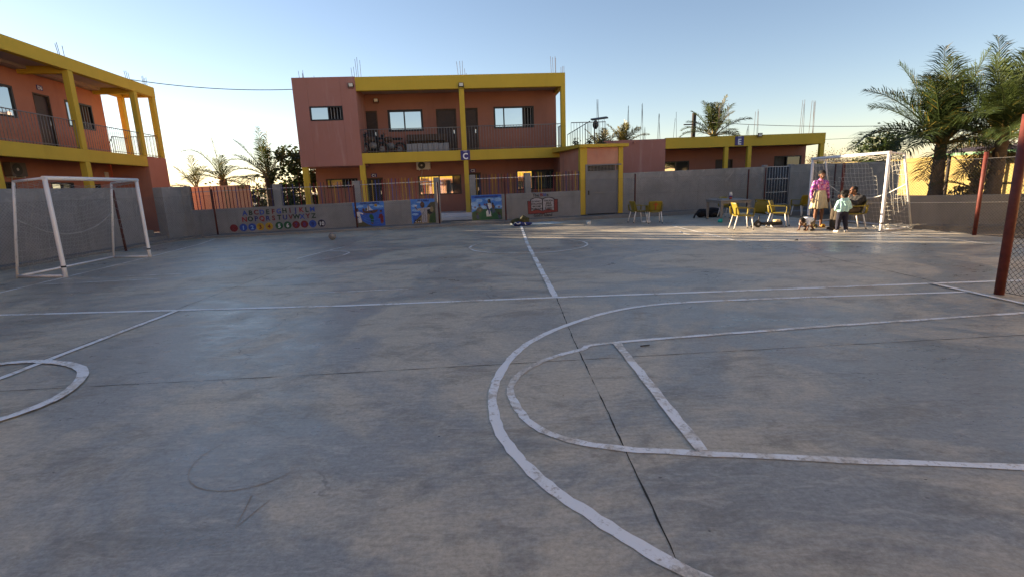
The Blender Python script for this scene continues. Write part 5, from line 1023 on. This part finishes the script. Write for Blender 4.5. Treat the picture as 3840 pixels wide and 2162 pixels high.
# ---------------------------------------------------------------- people
def mat_person():
    simple('skin_dark', (0.105, 0.045, 0.024), 0.5, 0.12, 8); simple('skin_warm', (0.15, 0.065, 0.034), 0.5, 0.12, 8)
    simple('hair_black', (0.010, 0.009, 0.009), 0.85, 0.4, 40, bump=0.8, bscale=120); simple('eye_white', (0.6, 0.58, 0.55), 0.3, 0.02); simple('pupil', (0.01, 0.008, 0.008), 0.2, 0.02)
    simple('skirt_cream', (0.50, 0.42, 0.27), 0.9, 0.1, 10); simple('shirt_white', (0.66, 0.68, 0.74), 0.9, 0.08, 10); simple('hoodie_mint', (0.36, 0.60, 0.60), 0.92, 0.12, 7)
    simple('hoodie_shade', (0.16, 0.30, 0.36), 0.92, 0.12, 7); simple('trousers_navy', (0.014, 0.014, 0.028), 0.9, 0.25, 8); simple('trousers_brown', (0.06, 0.045, 0.03), 0.9, 0.25, 8)
    simple('shorts_khaki', (0.17, 0.12, 0.07), 0.9, 0.3, 18); simple('shoe_white', (0.66, 0.64, 0.6), 0.6, 0.1); simple('shoe_dark', (0.03, 0.022, 0.018), 0.7, 0.3); simple('sandal_olive', (0.10, 0.08, 0.02), 0.7, 0.4, 30)
    n = NT('sweater_pattern'); v = n.pos(obj=True); a = n.noise(v, 9, 3, .6, .8); c = n.noise(v, 22, 2, .5, .3)
    k = n.mix(n.ramp(a, .46, .52), (0.56, 0.17, 0.30), (0.22, 0.05, 0.33)); k = n.mix(n.ramp(c, .56, .6), k, (0.68, 0.42, 0.58)); k = n.mix(n.ramp(n.noise(v, 15, 2), .6, .64), k, (0.30, 0.02, 0.10)); n.l(k, n.b.inputs['Base Color']); n.b.inputs['Roughness'].default_value = .9; M['sweater'] = n.m
    n = NT('jacket_dark'); v = n.pos(obj=True); a = n.noise(v, 11, 3); n.l(n.mix(n.ramp(a, .52, .58), (0.010, 0.010, 0.012), (0.026, 0.023, 0.024)), n.b.inputs['Base Color']); n.b.inputs['Roughness'].default_value = .9; M['jacket_dark'] = n.m
mat_person()
FUZZ = bpy.data.textures.new('hair_fuzz', 'CLOUDS'); FUZZ.noise_scale = .018
WRINK = bpy.data.textures.new('cloth_folds', 'CLOUDS'); WRINK.noise_scale = .09
def fuse(b, name, mat, parent, vox=.006, fold=0.0, smooth=4):
    o = b.build(name, mat, parent, smooth=True); m = o.modifiers.new('fuse', 'REMESH'); m.mode = 'VOXEL'; m.voxel_size = vox; m.use_smooth_shade = True
    s = o.modifiers.new('smooth', 'SMOOTH'); s.factor = .5; s.iterations = smooth
    if fold: d = o.modifiers.new('folds', 'DISPLACE'); d.texture = WRINK; d.strength = fold; d.mid_level = .5; d.texture_coords = 'LOCAL'
    return o
def rotm(f, yaw, pitch, roll=0):      # head turn: local x right, -y forward, z up
    return (Matrix.Rotation(R(f.deg + yaw), 3, 'Z') @ Matrix.Rotation(R(pitch), 3, 'X') @ Matrix.Rotation(R(roll), 3, 'Y'))
def head(b, c, r, s):
    e = lambda p, q, k=None: b.ell(c + r @ (Vector(p) * s), [x * s for x in q], 16, 10, rot=r)
    e((0, .012, .03), (.073, .092, .088)); e((0, -.028, -.035), (.058, .062, .07)); e((0, -.048, -.075), (.032, .034, .03))
    e((0, -.092, -.012), (.015, .022, .018)); e((0, -.082, .015), (.009, .016, .03)); e((-.012, -.09, -.018), (.011, .012, .009)); e((.012, -.09, -.018), (.011, .012, .009))
    e((0, -.083, -.046), (.024, .013, .008)); e((0, -.081, -.058), (.021, .013, .008)); e((-.03, -.068, .028), (.025, .018, .008)); e((.03, -.068, .028), (.025, .018, .008))
    for x in (-1, 1): e((x * .074, .008, -.005), (.012, .022, .032)); e((x * .04, -.055, -.02), (.024, .026, .022))
def eyes(c, r, s, parent):
    for x in (-1, 1):
        q = MB(); q.ell(c + r @ (Vector((x * .031, -.072, .012)) * s), (.0115 * s, .009 * s, .008 * s), 10, 8, 0, r); q.ell(c + r @ (Vector((x * .031, -.0785, .011)) * s), (.0055 * s, .004 * s, .006 * s), 8, 6, 1, r); q.build('eye', ['eye_white', 'pupil'], parent)
def hair(c, r, s, parent, vol=1.0, name='hair', puffs=()):
    q = MB(); q.ell(c + r @ (Vector((0, .026, .048)) * s), (.080 * s * vol, .090 * s * vol, .080 * s * vol), 18, 12, rot=r); q.ell(c + r @ (Vector((0, .055, .0)) * s), (.070 * s * vol, .058 * s, .075 * s), 16, 10, rot=r)
    for p, k in puffs: q.ell(c + r @ (Vector(p) * s), (k * s, k * s, k * s), 14, 10, rot=r)
    o = fuse(q, name, 'hair_black', parent, .005, .008, 2); d = o.modifiers.new('fuzz', 'DISPLACE'); d.texture = FUZZ; d.strength = .022; d.mid_level = .45; d.texture_coords = 'LOCAL'
def hand(b, w, d, n, s, curl=.35, side=1):
    d = d.normalized(); n = (n - d * n.dot(d)).normalized(); x = d.cross(n).normalized() * side
    b.cap(w, w + d * .05 * s, .021 * s, .026 * s); b.cap(w + d * .025 * s - x * .018 * s, w + d * .072 * s - x * .028 * s, .013 * s, .011 * s); b.cap(w + d * .025 * s + x * .018 * s, w + d * .07 * s + x * .028 * s, .013 * s, .011 * s); b.cap(w + d * .03 * s, w + d * .075 * s, .015 * s, .012 * s)
    for i, L in enumerate((.062, .07, .064, .05)):
        o = (i - 1.5) * .019 * s; p = w + d * .078 * s + x * o; sp = d + x * (i - 1.5) * .06; q = p + (sp + n * curl * .5).normalized() * L * .5 * s; e = q + (sp * .8 + n * curl * 1.3).normalized() * L * .5 * s; b.cap(p, q, .0085 * s, .0078 * s, 8); b.cap(q, e, .0078 * s, .0065 * s, 8)
    p = w + d * .022 * s - x * .024 * s; q = p + (d * .6 - x * .8 + n * .35).normalized() * .036 * s; b.cap(p, q, .0115 * s, .009 * s, 8); b.cap(q, q + (d * .95 - x * .2 + n * .45).normalized() * .03 * s, .009 * s, .0072 * s, 8)
def foot(b, a, d, L, s):
    d = Vector((d.x, d.y, 0)).normalized(); a0 = Vector((a.x, a.y, .035 * s)); b.cap(a, a0 - d * .02 * s, .036 * s, .034 * s); b.cap(a0 - d * .035 * s, a0 + d * L * .45, .033 * s, .034 * s); b.cap(a0 + d * L * .4 + Vector((0, 0, -.008)), a0 + d * L * .72 + Vector((0, 0, -.016 * s)), .035 * s, .02 * s)

# --- girl in a patterned sweater and a pale pleated skirt, head bowed
def girl():
    f = Fr(8.87, 14.5, -3); t = thing('person', 'girl in pink and purple sweater and pleated cream skirt standing with head bowed', 'person', f(0, 0, 0))
    b = MB(); hc = f(.0, -.035, 1.475); rm = rotm(f, -14, 15); head(b, hc, rm, 1.02)
    b.cap(f(0, .0, 1.27), f(0, -.02, 1.40), .048, .044); b.cap(f(-.06, 0, 1.2), f(.06, 0, 1.2), .082, .082); b.cap(f(0, 0, 1.22), f(0, 0, .98), .09, .082); b.cap(f(-.05, 0, .88), f(.05, 0, .88), .105, .105)
    for s in (-1, 1):
        sh, el, wr = f(s * .155, .01, 1.27), f(s * .215, .02, 1.03), f(s * .235, -.02, .84); b.cap(sh, el, .045, .036); b.cap(el, wr, .035, .023); hand(b, wr, f(s * .235, -.035, .72) - wr, f(0, -.3, 0) - f(0, 0, 0) + (f(-s, 0, 0) - f(0, 0, 0)) * .8, 1.0, .35, s)
        hip, kn, an = f(s * .075, 0, .86), f(s * .085, -.02, .47), f(s * .095, .01, .085); b.cap(hip, kn, .075, .05); b.cap(kn, an, .05, .03); b.cap(kn.lerp(an, .25) + f(0, .02, 0) - f(0, 0, 0), kn.lerp(an, .5), .045, .036); foot(b, an, f(s * .25, -1, 0) - f(0, 0, 0), .19, .92)
    fuse(b, 'body', 'skin_warm', t, .0055); eyes(hc, rm, 1.02, t); hair(hc, rm, 1.03, t, 1.06)
    b = MB(); b.cap(f(-.08, 0, 1.245), f(.08, 0, 1.245), .098, .098); b.cap(f(-.045, 0, 1.2), f(-.04, 0, 1.06), .108, .1); b.cap(f(.045, 0, 1.2), f(.04, 0, 1.06), .108, .1); b.cap(f(0, 0, 1.27), f(0, -.008, 1.335), .085, .066)
    for s in (-1, 1): sh, el, wr = f(s * .155, .01, 1.27), f(s * .22, .02, 1.03), f(s * .236, -.018, .845); b.cap(sh, el, .062, .05); b.cap(el, wr, .049, .037)
    fuse(b, 'sweater', 'sweater', t, .007, .02)
    b = MB(); n = 96; rings = 9; vs = []
    for j in range(rings):
        k = j / (rings - 1); z = 1.045 - .50 * k; rr = .135 + .10 * k ** .8
        for i in range(n):
            a = 2 * math.pi * i / n; pl = 1 + (.03 + .07 * k) * math.sin(a * 17 + .6 * math.sin(a * 3)) * (.6 + .4 * math.sin(a * 5 + 1)); vs.append(f(rr * pl * math.cos(a), rr * .8 * pl * math.sin(a), z + .012 * k * math.sin(a * 4)))
    b.add(vs, [(j * n + i, (j + 1) * n + i, (j + 1) * n + (i + 1) % n, j * n + (i + 1) % n) for j in range(rings - 1) for i in range(n)], 0, True); o = b.build('skirt', 'skirt_cream', t); m = o.modifiers.new('thick', 'SOLIDIFY'); m.thickness = .004
    b = MB(); b.tube([f(-.13, 0, 1.04), f(-.09, -.075, 1.04), f(0, -.108, 1.04), f(.09, -.075, 1.04), f(.13, 0, 1.04), f(.09, .08, 1.04), f(0, .11, 1.04), f(-.09, .08, 1.04), f(-.13, 0, 1.04)], .012, 6); b.build('waistband', 'skirt_cream', t)
    for s in (-1, 1):
        b = MB(); fr = Fr(*f(s * .10, -.05, 0)[:2], f.deg + s * 12); pts = [(.048 * math.cos(2 * math.pi * i / 18) * (1 + .12 * math.sin(2 * math.pi * i / 18)), -.125 * math.sin(2 * math.pi * i / 18)) for i in range(18)]
        b.add([fr(u, v, 0.001) for u, v in pts] + [fr(u, v, .022) for u, v in pts], [tuple(range(18))[::-1], tuple(range(18, 36))] + [(i, (i + 1) % 18, (i + 1) % 18 + 18, i + 18) for i in range(18)]); b.tube(spline([fr(-.05, -.05, .02), fr(-.03, -.05, .075), fr(.03, -.05, .075), fr(.05, -.05, .02)], 4), .024, 8); b.build('sandal', 'sandal_olive' if s < 0 else 'sandal_yellow', t)
girl()
# --- toddler on hands and feet
def toddler():
    f = Fr(8.06, 13.68, -62); t = thing('person', 'toddler in white shirt crouching with both hands on the court', 'person', f(0, 0, 0))
    # faces -v (towards the left of the picture)
    b = MB(); hc = f(.0, -.19, .255); rm = rotm(f, 0, 22); head(b, hc, rm, .86)
    b.cap(f(0, -.02, .30), f(0, .16, .285), .078, .082); b.cap(f(0, -.10, .275), f(0, -.02, .29), .04, .05); b.cap(f(-.035, .18, .26), f(.035, .18, .26), .075, .075)
    for s in (-1, 1):
        sh, el, wr = f(s * .085, -.03, .285), f(s * .115, -.075, .16), f(s * .11, -.115, .04); b.cap(sh, el, .032, .026); b.cap(el, wr, .026, .019); hand(b, wr, f(s * .115, -.2, .018) - wr, Vector((0, 0, -1)), .62, .1, s)
        hip, kn, an = f(s * .06, .18, .25), f(s * .10, .06, .155), f(s * .085, .2, .05); b.cap(hip, kn, .055, .038); b.cap(kn, an, .036, .025); foot(b, an, f(s * .1, -1, 0) - f(0, 0, 0), .115, .62)
    fuse(b, 'body', 'skin_dark', t, .0045); eyes(hc, rm, .86, t); hair(hc, rm, .87, t, 1.05)
    b = MB(); b.cap(f(-.03, -.03, .297), f(-.03, .14, .288), .088, .09); b.cap(f(.03, -.03, .297), f(.03, .14, .288), .088, .09)
    for s in (-1, 1): b.cap(f(s * .08, -.03, .285), f(s * .108, -.062, .2), .05, .047)
    fuse(b, 'shirt', 'shirt_white', t, .006, .016)
    b = MB(); b.cap(f(-.035, .17, .262), f(.035, .17, .262), .086, .086)
    for s in (-1, 1): hip, kn = f(s * .06, .18, .25), f(s * .10, .06, .155); b.cap(hip, kn.lerp(hip, .15), .066, .052)
    fuse(b, 'shorts', 'shorts_khaki', t, .006, .014)
    for s in (-1, 1): b = MB(); p, q = f(s * .09, .21, .028), f(s * .1, .09, .024); b.cap(p, q, .032, .03); fuse(b, 'shoe', 'shoe_dark', t, .005)
toddler()
# --- small child seen from behind in a mint hoodie
def child():
    f = Fr(8.65, 13.1, 176); t = thing('person', 'small child in mint hoodie and navy trousers seen from behind', 'person', f(0, 0, 0))
    b = MB(); hc = f(.0, -.015, .955); rm = rotm(f, 8, 8); head(b, hc, rm, .92)
    b.cap(f(0, 0, .80), f(0, -.005, .88), .036, .034); b.cap(f(-.05, 0, .76), f(.05, 0, .76), .075, .075); b.cap(f(0, 0, .74), f(0, 0, .56), .072, .07); b.cap(f(-.035, 0, .5), f(.035, 0, .5), .068, .068)
    for s in (-1, 1):
        sh, el, wr = f(s * .115, .0, .775), f(s * .165, .0, .64), f(s * .13, -.09, .585 if s > 0 else .6); b.cap(sh, el, .034, .028); b.cap(el, wr, .027, .02); hand(b, wr, f(s * .1, -.2, .6) - wr, f(-s, 0, 0) - f(0, 0, 0), .66, .4, s)
        hip, kn, an = f(s * .065, 0, .48), f(s * .085, -.01, .27), f(s * .11, .01, .06); b.cap(hip, kn, .06, .043); b.cap(kn, an, .041, .027); foot(b, an, f(s * .3, -1, 0) - f(0, 0, 0), .13, .7)
    fuse(b, 'body', 'skin_warm', t, .0045); eyes(hc, rm, .92, t); hair(hc, rm, .93, t, 1.16, puffs=(((-.05, .055, .075), .058), ((.055, .05, .07), .06), ((0, .08, .03), .06)))
    b = MB(); b.cap(f(-.06, 0, .765), f(.06, 0, .765), .088, .088); b.cap(f(-.045, 0, .73), f(-.05, 0, .585), .1, .1); b.cap(f(.045, 0, .73), f(.05, 0, .585), .1, .1)
    for s in (-1, 1): sh, el, wr = f(s * .115, 0, .775), f(s * .172, .0, .64), f(s * .145, -.075, .592); b.cap(sh, el, .054, .05); b.cap(el, wr, .048, .036)
    ho = fuse(b, 'hoodie', 'hoodie_mint', t, .006, .024)
    b = MB(); b.cap(f(-.07, .045, .85), f(0, .1, .70), .035, .032); b.cap(f(.07, .045, .85), f(0, .1, .70), .035, .032); b.cap(f(-.07, .045, .85), f(.07, .045, .85), .03, .03); b.cap(f(-.02, .085, .79), f(.02, .085, .79), .03, .03); fuse(b, 'hood', 'hoodie_mint', ho, .006, .012)
    b = MB(); b.cap(f(-.04, 0, .5), f(.04, 0, .5), .092, .092)
    for s in (-1, 1): hip, kn, an = f(s * .065, 0, .48), f(s * .085, -.01, .27), f(s * .108, .01, .075); b.cap(hip, kn, .076, .06); b.cap(kn, an, .058, .05)
    fuse(b, 'trousers', 'trousers_navy', t, .006, .014)
    for s in (-1, 1): b = MB(); an = f(s * .11, .01, .035); d = (f(s * .3, -1, 0) - f(0, 0, 0)).normalized(); b.cap(an - d * .03, an + d * .075 - Vector((0, 0, .008)), .036, .029); b.cap(an - d * .03 - Vector((0, 0, .015)), an + d * .09 - Vector((0, 0, .017)), .02, .018); fuse(b, 'shoe', 'shoe_white', t, .005)
child()
# --- man sitting sideways on a green chair, elbow over the backrest
def man():
    f = Fr(9.42, 13.84, -82); t = thing('person', 'man in dark jacket and brown trousers sitting on a green chair', 'person', f(0, 0, .44))
    # faces -v = picture left; u = towards the camera is negative side
    b = MB(); hc = f(-.02, -.04, 1.03); rm = rotm(f, -6, -6); head(b, hc, rm, .98)
    b.cap(f(0, .06, .86), f(-.01, -.005, .97), .055, .05); b.cap(f(-.11, .09, .80), f(.11, .10, .80), .085, .085); b.cap(f(0, .08, .80), f(0, .0, .56), .1, .1); b.cap(f(-.08, -.0, .52), f(.08, .0, .52), .11, .11)
    A = {}
    # arm nearest the camera hangs its elbow over the back of the chair, hand forward holding a phone
    A[-1] = (f(-.19, .10, .84), f(-.22, .36, .72), f(-.18, .06, .83)); A[1] = (f(.19, .08, .84), f(.23, -.17, .70), f(.12, -.46, .84))
    for s in (-1, 1):
        sh, el, wr = A[s]; b.cap(sh, el, .052, .042); b.cap(el, wr, .04, .027)
        dd = (wr - el).normalized(); hand(b, wr, dd + Vector((0, 0, .25)) if s > 0 else dd, Vector((0, 0, 1)) if s < 0 else f(-1, 0, 0) - f(0, 0, 0), 1.0, .8 if s < 0 else .3, s)
        hip, kn, an = f(s * .095, -.02, .53), f(s * .13, -.46 - (.1 if s > 0 else 0), .50), f(s * .12, -.50 - (.12 if s > 0 else 0), .09); b.cap(hip, kn, .085, .058); b.cap(kn, an, .056, .035); foot(b, an, f(0, -1, 0) - f(0, 0, 0), .2, 1.0)
    fuse(b, 'body', 'skin_warm', t, .006); eyes(hc, rm, .98, t); hair(hc, rm, .985, t, 1.0)
    b = MB(); b.cap(f(-.13, .09, .80), f(.13, .10, .80), .115, .115); b.cap(f(-.06, .07, .78), f(-.06, .0, .58), .14, .14); b.cap(f(.06, .07, .78), f(.06, .0, .58), .14, .14); b.cap(f(-.03, .07, .88), f(.03, .06, .89), .07, .07)
    for s in (-1, 1): sh, el, wr = A[s]; b.cap(sh, el, .078, .068); b.cap(el, wr.lerp(el, .12), .066, .046)
    fuse(b, 'jacket', 'jacket_dark', t, .008, .03)
    b = MB(); b.cap(f(-.085, -.01, .535), f(.085, -.01, .535), .125, .125)
    for s in (-1, 1): hip, kn, an = f(s * .095, -.02, .53), f(s * .13, -.46 - (.1 if s > 0 else 0), .505), f(s * .12, -.50 - (.12 if s > 0 else 0), .12); b.cap(hip, kn, .105, .085); b.cap(kn, an, .085, .075)
    fuse(b, 'trousers', 'trousers_brown', t, .008, .022)
    for s in (-1, 1): b = MB(); an = f(s * .12, -.50 - (.12 if s > 0 else 0), .045); d = (f(0, -1, 0) - f(0, 0, 0)).normalized(); b.cap(an - d * .04, an + d * .12 - Vector((0, 0, .01)), .045, .036); fuse(b, 'shoe', 'shoe_dark', t, .006)
    p = thing('phone', 'white phone held in the seated man\'s hand', 'phone', A[-1][2]); q = MB(); w_ = A[-1][2] + (A[-1][2] - A[-1][1]).normalized() * .07 + Vector((0, 0, .03)); fp = Fr(w_.x, w_.y, f.deg + 20); q.box(fp, -.008, .002, -.035, .035, w_.z - .04, w_.z + .09); q.build('body', 'sign_white', p, bevel=.004)
man()
